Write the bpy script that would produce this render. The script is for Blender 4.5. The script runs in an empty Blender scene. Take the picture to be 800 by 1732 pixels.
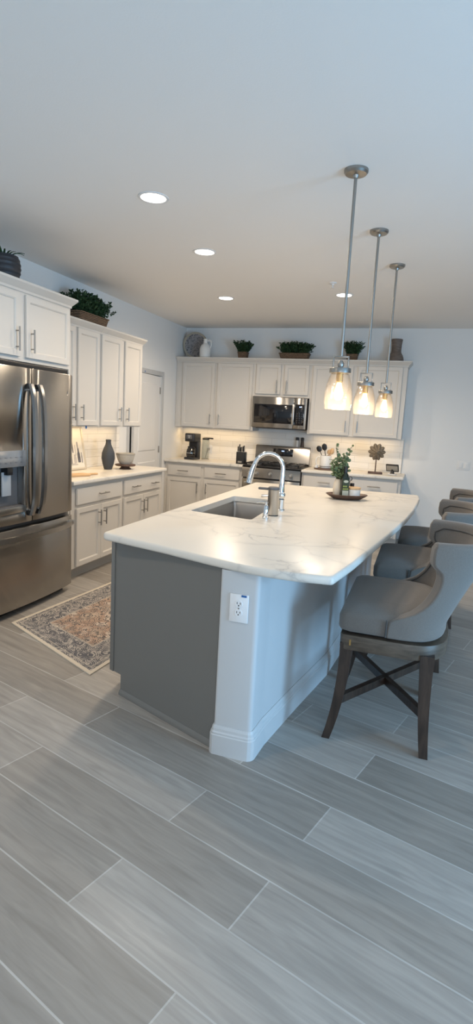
import bpy, bmesh, math, random
from mathutils import Vector, Matrix
R = math.radians
PI = math.pi
random.seed(7)
S = bpy.context.scene
COL = S.collection

# ------------------------------------------------------------------ camera
cam_d = bpy.data.cameras.new('camera')
cam = bpy.data.objects.new('camera', cam_d)
COL.objects.link(cam)
_r = Vector((0.9481864, 0.3132791, 0.0529034))
_u = Vector((-0.1004542, 0.1376398, 0.9853752))
_f = Vector((-0.3014158, 0.9396337, -0.1619784))
cam.matrix_world = Matrix(((_r.x, _u.x, -_f.x, 3.4963), (_r.y, _u.y, -_f.y, -8.0110),
                           (_r.z, _u.z, -_f.z, 1.5189), (0, 0, 0, 1)))
cam_d.sensor_fit = 'VERTICAL'
cam_d.sensor_height = 36.0
cam_d.lens = 954.0 * 36.0 / 1732.0
cam_d.clip_start = 0.05
S.camera = cam

# ------------------------------------------------------------------ world, daylight, exposure
W = bpy.data.worlds.new('sky')
S.world = W
W.use_nodes = True
_bg = W.node_tree.nodes['Background']
_bg.inputs[0].default_value = (0.62, 0.80, 1.0, 1)
_bg.inputs[1].default_value = 1.2
S.view_settings.view_transform = 'Standard'
S.view_settings.look = 'None'
S.view_settings.gamma = 1
S.view_settings.use_curve_mapping = False
S.view_settings.exposure = 0.08


def area(name, loc, rot, sx, sy, power, col, spread=180):
    d = bpy.data.lights.new(name, 'AREA')
    d.shape = 'RECTANGLE'
    d.size, d.size_y, d.energy, d.color = sx, sy, power, col
    d.spread = R(spread)
    o = bpy.data.objects.new(name, d)
    o.location, o.rotation_euler = loc, rot
    COL.objects.link(o)
    return o


def point(name, loc, power, col, rad=0.03):
    d = bpy.data.lights.new(name, 'POINT')
    d.energy, d.color, d.shadow_soft_size = power, col, rad
    o = bpy.data.objects.new(name, d)
    o.location = loc
    COL.objects.link(o)
    return o


def spot(name, loc, power, col, size=120, blend=0.6, rad=0.07):
    d = bpy.data.lights.new(name, 'SPOT')
    d.energy, d.color, d.shadow_soft_size = power, col, rad
    d.spot_size, d.spot_blend = R(size), blend
    o = bpy.data.objects.new(name, d)
    o.location = loc
    COL.objects.link(o)
    return o


WARM = (1.0, 0.76, 0.50)
DAY = (0.40, 0.69, 1.0)
# daylight through the sliding door in the wall beyond the stools and the window behind the camera
area('daylight_sliding_door', (7.10, -6.75, 1.05), (0, R(90), 0), 1.6, 1.5, 165, (0.30, 0.63, 1.0))
area('daylight_rear_window', (4.7, -11.4, 1.5), (R(90), 0, 0), 3.0, 1.6, 68, (0.92, 0.96, 1.0))
# under-cabinet strips
area('strip_back_wall_a', (0.6, -0.14, 1.362), (0, 0, 0), 1.1, 0.03, 1.7, (1.0, 0.70, 0.36))
area('strip_back_wall_b', (2.6, -0.14, 1.362), (0, 0, 0), 1.15, 0.03, 1.6, (1.0, 0.70, 0.36))
area('strip_side_wall', (0.14, -2.85, 1.362), (0, 0, R(90)), 1.6, 0.03, 2.8, (1.0, 0.70, 0.36))


# ------------------------------------------------------------------ materials
MATS = {}


def new_mat(name):
    m = bpy.data.materials.new(name)
    m.use_nodes = True
    nt = m.node_tree
    return m, nt, nt.nodes['Principled BSDF']


def N(nt, typ, **kw):
    n = nt.nodes.new(typ)
    for k, v in kw.items():
        setattr(n, k, v)
    return n


def plain(name, col, rough=0.5, metal=0.0, spec=0.5, bump=0.0, bscale=60, vary=0.0, vscale=8, coat=0, emit=None, estr=1):
    if name in MATS:
        return MATS[name]
    m, nt, b = new_mat(name)
    b.inputs['Base Color'].default_value = (*col, 1)
    b.inputs['Roughness'].default_value = rough
    b.inputs['Metallic'].default_value = metal
    b.inputs['Specular IOR Level'].default_value = spec
    if coat:
        b.inputs['Coat Weight'].default_value = coat
        b.inputs['Coat Roughness'].default_value = 0.15
    if emit:
        b.inputs['Emission Color'].default_value = (*emit, 1)
        b.inputs['Emission Strength'].default_value = estr
    tc = N(nt, 'ShaderNodeTexCoord')
    if vary:
        nz = N(nt, 'ShaderNodeTexNoise')
        nz.inputs['Scale'].default_value = vscale
        nz.inputs['Detail'].default_value = 5
        nt.links.new(tc.outputs['Object'], nz.inputs['Vector'])
        mx = N(nt, 'ShaderNodeMix', data_type='RGBA')
        mx.inputs[6].default_value = (*[c * (1 - vary) for c in col], 1)
        mx.inputs[7].default_value = (*[min(1, c * (1 + vary)) for c in col], 1)
        nt.links.new(nz.outputs[0], mx.inputs[0])
        nt.links.new(mx.outputs[2], b.inputs['Base Color'])
    if bump:
        nz = N(nt, 'ShaderNodeTexNoise')
        nz.inputs['Scale'].default_value = bscale
        nz.inputs['Detail'].default_value = 4
        nt.links.new(tc.outputs['Object'], nz.inputs['Vector'])
        bp = N(nt, 'ShaderNodeBump')
        bp.inputs['Strength'].default_value = bump
        bp.inputs['Distance'].default_value = 0.004
        nt.links.new(nz.outputs[0], bp.inputs['Height'])
        nt.links.new(bp.outputs[0], b.inputs['Normal'])
    MATS[name] = m
    return m


def ramp(nt, stops):
    n = N(nt, 'ShaderNodeValToRGB')
    e = n.color_ramp.elements
    while len(e) < len(stops):
        e.new(0.5)
    for i, (p, c) in enumerate(stops):
        e[i].position = p
        e[i].color = (*c, 1) if len(c) == 3 else c
    return n


def mapping(nt, scale=(1, 1, 1), rot=(0, 0, 0), src='Object'):
    tc = N(nt, 'ShaderNodeTexCoord')
    mp = N(nt, 'ShaderNodeMapping')
    mp.inputs['Scale'].default_value = scale
    mp.inputs['Rotation'].default_value = rot
    nt.links.new(tc.outputs[src], mp.inputs['Vector'])
    return mp


def wood(name, dark, light, rough=0.5, scale=(2, 14, 2), bump=0.1):
    if name in MATS:
        return MATS[name]
    m, nt, b = new_mat(name)
    mp = mapping(nt, scale)
    nz = N(nt, 'ShaderNodeTexNoise')
    nz.inputs['Scale'].default_value = 4
    nz.inputs['Detail'].default_value = 8
    nz.inputs['Distortion'].default_value = 0.6
    nt.links.new(mp.outputs[0], nz.inputs['Vector'])
    rp = ramp(nt, [(0.3, dark), (0.7, light)])
    nt.links.new(nz.outputs[0], rp.inputs[0])
    nt.links.new(rp.outputs[0], b.inputs['Base Color'])
    b.inputs['Roughness'].default_value = rough
    bp = N(nt, 'ShaderNodeBump')
    bp.inputs['Strength'].default_value = bump
    bp.inputs['Distance'].default_value = 0.002
    nt.links.new(nz.outputs[0], bp.inputs['Height'])
    nt.links.new(bp.outputs[0], b.inputs['Normal'])
    MATS[name] = m
    return m


def brushed(name, col, rough=0.28, aniso=0.75, axis='Z', rot=0.0):
    if name in MATS:
        return MATS[name]
    m, nt, b = new_mat(name)
    b.inputs['Base Color'].default_value = (*col, 1)
    b.inputs['Metallic'].default_value = 1.0
    b.inputs['Roughness'].default_value = rough
    b.inputs['Anisotropic'].default_value = aniso
    b.inputs['Anisotropic Rotation'].default_value = rot
    tg = N(nt, 'ShaderNodeTangent', direction_type='RADIAL', axis=axis)
    nt.links.new(tg.outputs[0], b.inputs['Tangent'])
    mp = mapping(nt, (3, 3, 260))
    nz = N(nt, 'ShaderNodeTexNoise')
    nz.inputs['Scale'].default_value = 3
    nz.inputs['Detail'].default_value = 3
    nt.links.new(mp.outputs[0], nz.inputs['Vector'])
    bp = N(nt, 'ShaderNodeBump')
    bp.inputs['Strength'].default_value = 0.02
    bp.inputs['Distance'].default_value = 0.001
    nt.links.new(nz.outputs[0], bp.inputs['Height'])
    nt.links.new(bp.outputs[0], b.inputs['Normal'])
    MATS[name] = m
    return m


def marble():
    m, nt, b = new_mat('quartz')
    tc = N(nt, 'ShaderNodeTexCoord')
    wn = N(nt, 'ShaderNodeTexNoise')
    wn.inputs['Scale'].default_value = 1.7
    wn.inputs['Detail'].default_value = 6
    nt.links.new(tc.outputs['Object'], wn.inputs['Vector'])
    ad = N(nt, 'ShaderNodeMix', data_type='RGBA')
    ad.blend_type = 'LINEAR_LIGHT'
    ad.inputs[0].default_value = 0.28
    nt.links.new(tc.outputs['Object'], ad.inputs[6])
    nt.links.new(wn.outputs[1], ad.inputs[7])
    vo = N(nt, 'ShaderNodeTexVoronoi', feature='DISTANCE_TO_EDGE')
    vo.inputs['Scale'].default_value = 1.35
    nt.links.new(ad.outputs[2], vo.inputs['Vector'])
    r1 = ramp(nt, [(0.0, (1, 1, 1)), (0.012, (0.35, 0.35, 0.35)), (0.05, (0, 0, 0))])
    nt.links.new(vo.outputs['Distance'], r1.inputs[0])
    mask = N(nt, 'ShaderNodeTexNoise')
    mask.inputs['Scale'].default_value = 1.6
    mask.inputs['Detail'].default_value = 3
    nt.links.new(tc.outputs['Object'], mask.inputs['Vector'])
    r2 = ramp(nt, [(0.42, (0, 0, 0)), (0.62, (1, 1, 1))])
    nt.links.new(mask.outputs[0], r2.inputs[0])
    mu = N(nt, 'ShaderNodeMath', operation='MULTIPLY')
    nt.links.new(r1.outputs[0], mu.inputs[0])
    nt.links.new(r2.outputs[0], mu.inputs[1])
    mu2 = N(nt, 'ShaderNodeMath', operation='MULTIPLY')
    mu2.inputs[1].default_value = 0.75
    ad2 = N(nt, 'ShaderNodeMix', data_type='RGBA')
    ad2.blend_type = 'LINEAR_LIGHT'
    ad2.inputs[0].default_value = 0.16
    wn2 = N(nt, 'ShaderNodeTexNoise')
    wn2.inputs['Scale'].default_value = 5.5
    wn2.inputs['Detail'].default_value = 5
    nt.links.new(tc.outputs['Object'], wn2.inputs['Vector'])
    nt.links.new(ad.outputs[2], ad2.inputs[6])
    nt.links.new(wn2.outputs[1], ad2.inputs[7])
    vo2 = N(nt, 'ShaderNodeTexVoronoi', feature='DISTANCE_TO_EDGE')
    vo2.inputs['Scale'].default_value = 4.2
    nt.links.new(ad2.outputs[2], vo2.inputs['Vector'])
    q1 = ramp(nt, [(0.0, (1, 1, 1)), (0.02, (0.45, 0.45, 0.45)), (0.07, (0, 0, 0))])
    nt.links.new(vo2.outputs['Distance'], q1.inputs[0])
    q2 = ramp(nt, [(0.53, (0, 0, 0)), (0.66, (1, 1, 1))])
    nt.links.new(mask.outputs[0], q2.inputs[0])
    qm = N(nt, 'ShaderNodeMath', operation='MULTIPLY')
    nt.links.new(q1.outputs[0], qm.inputs[0])
    nt.links.new(q2.outputs[0], qm.inputs[1])
    mx_ = N(nt, 'ShaderNodeMath', operation='MAXIMUM')
    nt.links.new(mu.outputs[0], mx_.inputs[0])
    nt.links.new(qm.outputs[0], mx_.inputs[1])
    nt.links.new(mx_.outputs[0], mu2.inputs[0])
    base = N(nt, 'ShaderNodeMix', data_type='RGBA')
    base.inputs[6].default_value = (0.68, 0.64, 0.575, 1)
    base.inputs[7].default_value = (0.73, 0.70, 0.64, 1)
    nt.links.new(wn.outputs[0], base.inputs[0])
    fin = N(nt, 'ShaderNodeMix', data_type='RGBA')
    fin.inputs[7].default_value = (0.36, 0.35, 0.34, 1)
    nt.links.new(mu2.outputs[0], fin.inputs[0])
    nt.links.new(base.outputs[2], fin.inputs[6])
    nt.links.new(fin.outputs[2], b.inputs['Base Color'])
    b.inputs['Roughness'].default_value = 0.30
    b.inputs['Specular IOR Level'].default_value = 0.35
    return m


def floor_tiles():
    m, nt, b = new_mat('plank_tile')
    mp = mapping(nt, (1, 1, 1), (0, 0, R(17)))
    br = N(nt, 'ShaderNodeTexBrick')
    br.offset = 0.37
    br.inputs['Scale'].default_value = 1.0
    br.inputs['Brick Width'].default_value = 1.22
    br.inputs['Row Height'].default_value = 0.235
    br.inputs['Mortar Size'].default_value = 0.003
    br.inputs['Mortar Smooth'].default_value = 0.1
    br.inputs['Color1'].default_value = (0.262, 0.238, 0.210, 1)
    br.inputs['Color2'].default_value = (0.38, 0.352, 0.32, 1)
    br.inputs['Mortar'].default_value = (0.47, 0.45, 0.42, 1)
    nt.links.new(mp.outputs[0], br.inputs['Vector'])
    mp2 = N(nt, 'ShaderNodeMapping')
    mp2.inputs['Scale'].default_value = (1.2, 13, 1)
    nt.links.new(mp.outputs[0], mp2.inputs['Vector'])
    nz = N(nt, 'ShaderNodeTexNoise')
    nz.inputs['Scale'].default_value = 2.4
    nz.inputs['Detail'].default_value = 7
    nz.inputs['Distortion'].default_value = 0.9
    nt.links.new(mp2.outputs[0], nz.inputs['Vector'])
    rp = ramp(nt, [(0.25, (0.72, 0.72, 0.72)), (0.75, (1.22, 1.22, 1.22))])
    nt.links.new(nz.outputs[0], rp.inputs[0])
    mx = N(nt, 'ShaderNodeMix', data_type='RGBA')
    mx.blend_type = 'MULTIPLY'
    mx.inputs[0].default_value = 0.8
    nt.links.new(br.outputs['Color'], mx.inputs[6])
    nt.links.new(rp.outputs[0], mx.inputs[7])
    nt.links.new(mx.outputs[2], b.inputs['Base Color'])
    b.inputs['Roughness'].default_value = 0.42
    bp = N(nt, 'ShaderNodeBump')
    bp.inputs['Strength'].default_value = 0.25
    bp.inputs['Distance'].default_value = 0.003
    bp.invert = True
    nt.links.new(br.outputs['Fac'], bp.inputs['Height'])
    nt.links.new(bp.outputs[0], b.inputs['Normal'])
    return m


def splash_tiles():
    m, nt, b = new_mat('white_wavy_tile')
    # Object coordinates: x+y run along either wall, z up
    tc = N(nt, 'ShaderNodeTexCoord')
    sp = N(nt, 'ShaderNodeSeparateXYZ')
    nt.links.new(tc.outputs['Object'], sp.inputs[0])
    ad = N(nt, 'ShaderNodeMath', operation='ADD')
    nt.links.new(sp.outputs[0], ad.inputs[0])
    nt.links.new(sp.outputs[1], ad.inputs[1])
    cb = N(nt, 'ShaderNodeCombineXYZ')
    nt.links.new(ad.outputs[0], cb.inputs[0])
    nt.links.new(sp.outputs[2], cb.inputs[1])
    br = N(nt, 'ShaderNodeTexBrick')
    br.inputs['Scale'].default_value = 1
    br.inputs['Brick Width'].default_value = 0.40
    br.inputs['Row Height'].default_value = 0.085
    br.inputs['Mortar Size'].default_value = 0.002
    br.inputs['Color1'].default_value = (0.80, 0.78, 0.74, 1)
    br.inputs['Color2'].default_value = (0.84, 0.82, 0.78, 1)
    br.inputs['Mortar'].default_value = (0.62, 0.60, 0.56, 1)
    nt.links.new(cb.outputs[0], br.inputs['Vector'])
    nt.links.new(br.outputs['Color'], b.inputs['Base Color'])
    b.inputs['Roughness'].default_value = 0.22
    mp = N(nt, 'ShaderNodeMapping')
    mp.inputs['Scale'].default_value = (4, 40, 1)
    nt.links.new(cb.outputs[0], mp.inputs['Vector'])
    nz = N(nt, 'ShaderNodeTexNoise')
    nz.inputs['Scale'].default_value = 1.5
    nz.inputs['Detail'].default_value = 2
    nt.links.new(mp.outputs[0], nz.inputs['Vector'])
    bp = N(nt, 'ShaderNodeBump')
    bp.inputs['Strength'].default_value = 0.5
    bp.inputs['Distance'].default_value = 0.006
    nt.links.new(nz.outputs[0], bp.inputs['Height'])
    bp2 = N(nt, 'ShaderNodeBump')
    bp2.invert = True
    bp2.inputs['Strength'].default_value = 0.5
    bp2.inputs['Distance'].default_value = 0.003
    nt.links.new(br.outputs['Fac'], bp2.inputs['Height'])
    nt.links.new(bp.outputs[0], bp2.inputs['Normal'])
    nt.links.new(bp2.outputs[0], b.inputs['Normal'])
    return m


def rug_mat():
    m, nt, b = new_mat('distressed_rug')
    tc = N(nt, 'ShaderNodeTexCoord')
    sp = N(nt, 'ShaderNodeSeparateXYZ')
    nt.links.new(tc.outputs['UV'], sp.inputs[0])

    def edge(out, size):                      # distance to the two edges, in metres
        a = N(nt, 'ShaderNodeMath', operation='SUBTRACT')
        a.inputs[0].default_value = 1
        nt.links.new(out, a.inputs[1])
        mn = N(nt, 'ShaderNodeMath', operation='MINIMUM')
        nt.links.new(out, mn.inputs[0])
        nt.links.new(a.outputs[0], mn.inputs[1])
        sc = N(nt, 'ShaderNodeMath', operation='MULTIPLY')
        sc.inputs[1].default_value = size
        nt.links.new(mn.outputs[0], sc.inputs[0])
        return sc.outputs[0]
    e = N(nt, 'ShaderNodeMath', operation='MINIMUM')
    nt.links.new(edge(sp.outputs[0], 1.05), e.inputs[0])
    nt.links.new(edge(sp.outputs[1], 2.0), e.inputs[1])
    mpu = N(nt, 'ShaderNodeMapping')
    mpu.inputs['Scale'].default_value = (1.05, 2.0, 1)
    nt.links.new(tc.outputs['UV'], mpu.inputs['Vector'])
    n1 = N(nt, 'ShaderNodeTexNoise')
    n1.inputs['Scale'].default_value = 17
    n1.inputs['Detail'].default_value = 6
    n1.inputs['Distortion'].default_value = 1.6
    nt.links.new(mpu.outputs[0], n1.inputs['Vector'])
    n2 = N(nt, 'ShaderNodeTexNoise')
    n2.inputs['Scale'].default_value = 6
    n2.inputs['Detail'].default_value = 4
    nt.links.new(mpu.outputs[0], n2.inputs['Vector'])
    vo = N(nt, 'ShaderNodeTexVoronoi')
    vo.inputs['Scale'].default_value = 11
    nt.links.new(mpu.outputs[0], vo.inputs['Vector'])
    wv = N(nt, 'ShaderNodeMath', operation='SINE')
    ml = N(nt, 'ShaderNodeMath', operation='MULTIPLY')
    ml.inputs[1].default_value = 42
    nt.links.new(vo.outputs['Distance'], ml.inputs[0])
    nt.links.new(ml.outputs[0], wv.inputs[0])
    # field: cream / rust blotches, with navy scroll marks
    f1 = ramp(nt, [(0.36, (0.46, 0.36, 0.28)), (0.5, (0.40, 0.27, 0.20)), (0.62, (0.55, 0.46, 0.38))])
    nt.links.new(n2.outputs[0], f1.inputs[0])
    sm = N(nt, 'ShaderNodeMath', operation='MULTIPLY_ADD')
    sm.inputs[1].default_value = 0.13
    nt.links.new(wv.outputs[0], sm.inputs[0])
    nt.links.new(n1.outputs[0], sm.inputs[2])
    f2 = ramp(nt, [(0.50, (0, 0, 0)), (0.58, (1, 1, 1))])
    nt.links.new(sm.outputs[0], f2.inputs[0])
    field = N(nt, 'ShaderNodeMix', data_type='RGBA')
    field.inputs[7].default_value = (0.13, 0.115, 0.11, 1)
    nt.links.new(f2.outputs[0], field.inputs[0])
    nt.links.new(f1.outputs[0], field.inputs[6])
    # border: slate and cream
    bd = N(nt, 'ShaderNodeMix', data_type='RGBA')
    bd.inputs[6].default_value = (0.40, 0.36, 0.32, 1)
    bd.inputs[7].default_value = (0.115, 0.115, 0.125, 1)
    f3 = ramp(nt, [(0.43, (0, 0, 0)), (0.53, (1, 1, 1))])
    nt.links.new(sm.outputs[0], f3.inputs[0])
    nt.links.new(f3.outputs[0], bd.inputs[0])
    zone = ramp(nt, [(0.0, (0, 0, 0)), (0.245, (0, 0, 0)), (0.255, (1, 1, 1))])
    nt.links.new(e.outputs[0], zone.inputs[0])
    mixz = N(nt, 'ShaderNodeMix', data_type='RGBA')
    nt.links.new(zone.outputs[0], mixz.inputs[0])
    nt.links.new(bd.outputs[2], mixz.inputs[6])
    nt.links.new(field.outputs[2], mixz.inputs[7])
    hem = ramp(nt, [(0.0, (1, 1, 1)), (0.028, (1, 1, 1)), (0.031, (0, 0, 0)), (0.052, (0, 0, 0)), (0.056, (0.35, 0.35, 0.35)),
                    (0.066, (0.35, 0.35, 0.35)), (0.07, (0, 0, 0)), (0.24, (0, 0, 0)), (0.246, (0.5, 0.5, 0.5)), (0.262, (0, 0, 0))])
    nt.links.new(e.outputs[0], hem.inputs[0])
    out = N(nt, 'ShaderNodeMix', data_type='RGBA')
    out.inputs[7].default_value = (0.60, 0.53, 0.43, 1)
    nt.links.new(hem.outputs[0], out.inputs[0])
    nt.links.new(mixz.outputs[2], out.inputs[6])
    nt.links.new(out.outputs[2], b.inputs['Base Color'])
    b.inputs['Roughness'].default_value = 0.95
    b.inputs['Specular IOR Level'].default_value = 0.1
    return m


def plate_mat():
    m, nt, b = new_mat('patterned_plate')
    mp = mapping(nt, (1, 1, 1))
    sp = N(nt, 'ShaderNodeSeparateXYZ')
    nt.links.new(mp.outputs[0], sp.inputs[0])
    gr = N(nt, 'ShaderNodeVectorMath', operation='LENGTH')
    nt.links.new(mp.outputs[0], gr.inputs[0])
    at = N(nt, 'ShaderNodeMath', operation='ARCTAN2')
    nt.links.new(sp.outputs[1], at.inputs[0])
    nt.links.new(sp.outputs[0], at.inputs[1])
    cb = N(nt, 'ShaderNodeCombineXYZ')
    m1 = N(nt, 'ShaderNodeMath', operation='MULTIPLY')
    m1.inputs[1].default_value = 24 / (2 * PI) * 2
    nt.links.new(at.outputs[0], m1.inputs[0])
    m2 = N(nt, 'ShaderNodeMath', operation='MULTIPLY')
    m2.inputs[1].default_value = 34
    nt.links.new(gr.outputs['Value'], m2.inputs[0])
    nt.links.new(m1.outputs[0], cb.inputs[0])
    nt.links.new(m2.outputs[0], cb.inputs[1])
    vo = N(nt, 'ShaderNodeTexVoronoi')
    vo.inputs['Scale'].default_value = 1.0
    nt.links.new(cb.outputs[0], vo.inputs['Vector'])
    rp = ramp(nt, [(0.30, (0.055, 0.055, 0.075)), (0.45, (0.26, 0.25, 0.25))])
    nt.links.new(vo.outputs['Distance'], rp.inputs[0])
    nt.links.new(rp.outputs[0], b.inputs['Base Color'])
    b.inputs['Roughness'].default_value = 0.6
    return m


def glass(name, tint=(0.95, 0.97, 0.97), trans=0.72, haze=0.12):
    if name in MATS:
        return MATS[name]
    m = bpy.data.materials.new(name)
    m.use_nodes = True
    nt = m.node_tree
    nt.nodes.clear()
    out = N(nt, 'ShaderNodeOutputMaterial')
    tr = N(nt, 'ShaderNodeBsdfTransparent')
    tr.inputs[0].default_value = (*tint, 1)
    tl = N(nt, 'ShaderNodeBsdfTranslucent')
    tl.inputs[0].default_value = (*tint, 1)
    gl = N(nt, 'ShaderNodeBsdfGlossy')
    gl.inputs['Roughness'].default_value = 0.06
    mp = mapping(nt, (1, 1, 1))
    vo = N(nt, 'ShaderNodeTexVoronoi')
    vo.inputs['Scale'].default_value = 90
    nt.links.new(mp.outputs[0], vo.inputs['Vector'])
    bp = N(nt, 'ShaderNodeBump')
    bp.inputs['Strength'].default_value = 0.4
    bp.inputs['Distance'].default_value = 0.002
    nt.links.new(vo.outputs['Distance'], bp.inputs['Height'])
    nt.links.new(bp.outputs[0], gl.inputs['Normal'])
    rp = ramp(nt, [(0.0, (1, 1, 1)), (0.25, (0.55, 0.55, 0.55))])
    nt.links.new(vo.outputs['Distance'], rp.inputs[0])
    hz = N(nt, 'ShaderNodeMath', operation='MULTIPLY')
    hz.inputs[1].default_value = haze * 2
    nt.links.new(rp.outputs[0], hz.inputs[0])
    a = N(nt, 'ShaderNodeMixShader')
    nt.links.new(hz.outputs[0], a.inputs[0])
    nt.links.new(tr.outputs[0], a.inputs[1])
    nt.links.new(tl.outputs[0], a.inputs[2])
    lw = N(nt, 'ShaderNodeLayerWeight')
    lw.inputs[0].default_value = 0.35
    mm = N(nt, 'ShaderNodeMath', operation='MULTIPLY')
    mm.inputs[1].default_value = 1 - trans + 0.2
    nt.links.new(lw.outputs['Facing'], mm.inputs[0])
    c = N(nt, 'ShaderNodeMixShader')
    nt.links.new(mm.outputs[0], c.inputs[0])
    nt.links.new(a.outputs[0], c.inputs[1])
    nt.links.new(gl.outputs[0], c.inputs[2])
    nt.links.new(c.outputs[0], out.inputs[0])
    MATS[name] = m
    return m


def fabric(name, col):
    if name in MATS:
        return MATS[name]
    m, nt, b = new_mat(name)
    mp = mapping(nt, (260, 260, 260))
    wv = N(nt, 'ShaderNodeTexNoise')
    wv.inputs['Scale'].default_value = 1.0
    wv.inputs['Detail'].default_value = 2
    nt.links.new(mp.outputs[0], wv.inputs['Vector'])
    mx = N(nt, 'ShaderNodeMix', data_type='RGBA')
    mx.inputs[6].default_value = (*[c * 0.8 for c in col], 1)
    mx.inputs[7].default_value = (*[c * 1.2 for c in col], 1)
    nt.links.new(wv.outputs[0], mx.inputs[0])
    nt.links.new(mx.outputs[2], b.inputs['Base Color'])
    b.inputs['Roughness'].default_value = 0.92
    b.inputs['Specular IOR Level'].default_value = 0.15
    b.inputs['Sheen Weight'].default_value = 0.25
    b.inputs['Sheen Roughness'].default_value = 0.5
    bp = N(nt, 'ShaderNodeBump')
    bp.inputs['Strength'].default_value = 0.15
    bp.inputs['Distance'].default_value = 0.001
    nt.links.new(wv.outputs[0], bp.inputs['Height'])
    nt.links.new(bp.outputs[0], b.inputs['Normal'])
    MATS[name] = m
    return m


def basket_mat():
    m, nt, b = new_mat('woven_basket')
    mp = mapping(nt, (1, 1, 1))
    wv = N(nt, 'ShaderNodeTexWave', bands_direction='Z')
    wv.inputs['Scale'].default_value = 22
    wv.inputs['Distortion'].default_value = 3
    wv.inputs['Detail Scale'].default_value = 4
    nt.links.new(mp.outputs[0], wv.inputs['Vector'])
    rp = ramp(nt, [(0.1, (0.055, 0.032, 0.02)), (0.8, (0.27, 0.17, 0.10))])
    nt.links.new(wv.outputs[0], rp.inputs[0])
    nt.links.new(rp.outputs[0], b.inputs['Base Color'])
    b.inputs['Roughness'].default_value = 0.85
    bp = N(nt, 'ShaderNodeBump')
    bp.inputs['Strength'].default_value = 0.8
    bp.inputs['Distance'].default_value = 0.006
    nt.links.new(wv.outputs[0], bp.inputs['Height'])
    nt.links.new(bp.outputs[0], b.inputs['Normal'])
    return m


def leaf_mat(name, c1, c2):
    m, nt, b = new_mat(name)
    mp = mapping(nt, (1, 1, 1))
    nz = N(nt, 'ShaderNodeTexNoise')
    nz.inputs['Scale'].default_value = 30
    nt.links.new(mp.outputs[0], nz.inputs['Vector'])
    rp = ramp(nt, [(0.3, c1), (0.7, c2)])
    nt.links.new(nz.outputs[0], rp.inputs[0])
    nt.links.new(rp.outputs[0], b.inputs['Base Color'])
    b.inputs['Roughness'].default_value = 0.6
    b.inputs['Specular IOR Level'].default_value = 0.3
    return m


M_wall = plain('wall_paint', (0.80, 0.795, 0.775), 0.85, bump=0.08, bscale=160, spec=0.2)
M_ceil = plain('ceiling_paint', (0.86, 0.84, 0.81), 0.9, bump=0.1, bscale=120, spec=0.1)
M_cab = plain('cabinet_paint', (0.61, 0.58, 0.535), 0.42, spec=0.35)
M_door = plain('door_paint', (0.74, 0.73, 0.71), 0.45, spec=0.3)
M_trim = plain('trim_paint', (0.52, 0.525, 0.525), 0.4, spec=0.35)
M_toe = plain('toe_kick_paint', (0.45, 0.43, 0.40), 0.6, spec=0.2)
M_island = plain('island_grey_paint', (0.170, 0.168, 0.158), 0.5, spec=0.3)
M_quartz = marble()
M_floor = floor_tiles()
M_splash = splash_tiles()
M_steel = brushed('brushed_steel', (0.34, 0.325, 0.305), 0.24, 0.97, 'Z', 0.25)
M_steel2 = plain('satin_steel', (0.52, 0.51, 0.49), 0.28, 1.0)
M_sink = plain('sink_steel', (0.42, 0.40, 0.38), 0.42, 1.0)
M_nickel = plain('brushed_nickel', (0.34, 0.33, 0.31), 0.36, 1.0)
M_chrome = plain('chrome', (0.72, 0.74, 0.76), 0.07, 1.0)
M_black = plain('black_enamel', (0.012, 0.012, 0.013), 0.32)
M_blackgl = plain('black_glass', (0.008, 0.008, 0.010), 0.06, spec=0.6)
M_blackpl = plain('black_plastic', (0.018, 0.018, 0.020), 0.4)
M_dark = plain('dark_gap', (0.02, 0.02, 0.02), 0.8)
M_grey = plain('grey_plastic', (0.12, 0.12, 0.125), 0.5)
M_fab = fabric('grey_upholstery', (0.165, 0.148, 0.132))
M_welt = fabric('dark_welt', (0.075, 0.07, 0.066))
M_stool = wood('dark_stained_wood', (0.018, 0.011, 0.008), (0.055, 0.034, 0.024), 0.38, (10, 10, 1.5))
M_ring = wood('driftwood_band', (0.055, 0.040, 0.028), (0.12, 0.09, 0.065), 0.45, (3, 3, 14))
M_brass = plain('brass', (0.45, 0.30, 0.12), 0.35, 1.0)
M_white = plain('white_ceramic', (0.78, 0.77, 0.74), 0.3)
M_whitep = plain('white_plastic', (0.74, 0.74, 0.74), 0.4)
M_basket = basket_mat()
M_box = leaf_mat('boxwood_leaf', (0.010, 0.030, 0.012), (0.045, 0.095, 0.035))
M_euc = leaf_mat('eucalyptus_leaf', (0.045, 0.085, 0.035), (0.16, 0.22, 0.12))
M_stem = plain('stem', (0.10, 0.09, 0.05), 0.7)
M_slate = plain('slate_vase_glaze', (0.045, 0.052, 0.062), 0.55)
M_walnut = wood('walnut', (0.055, 0.028, 0.020), (0.14, 0.08, 0.055), 0.5, (3, 16, 3))
M_greywood = wood('grey_brown_wood', (0.10, 0.075, 0.06), (0.19, 0.15, 0.125), 0.6, (3, 3, 18))
M_maple = wood('maple', (0.55, 0.34, 0.17), (0.70, 0.48, 0.27), 0.5, (3, 16, 3))
M_stone = plain('speckled_stoneware', (0.45, 0.42, 0.37), 0.5, vary=0.2, vscale=60)
M_rib = plain('charcoal_pot', (0.028, 0.030, 0.036), 0.5)
M_blue = plain('blue_tape', (0.02, 0.11, 0.32), 0.6)
M_bulb = plain('lit_bulb', (1, 0.8, 0.5), 0.4, emit=(1.0, 0.62, 0.25), estr=5)
M_canled = plain('lit_downlight', (1, 1, 1), 0.4, emit=(1.0, 0.92, 0.80), estr=9)
M_disp = plain('lit_display', (0.05, 0.06, 0.1), 0.3, emit=(0.5, 0.65, 1.0), estr=1.4)
M_shade = glass('seeded_glass', (1.0, 0.97, 0.93), 0.6, 0.045)
M_clear = glass('clear_glass', (0.93, 0.95, 0.95), 0.75, 0.06)


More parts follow.
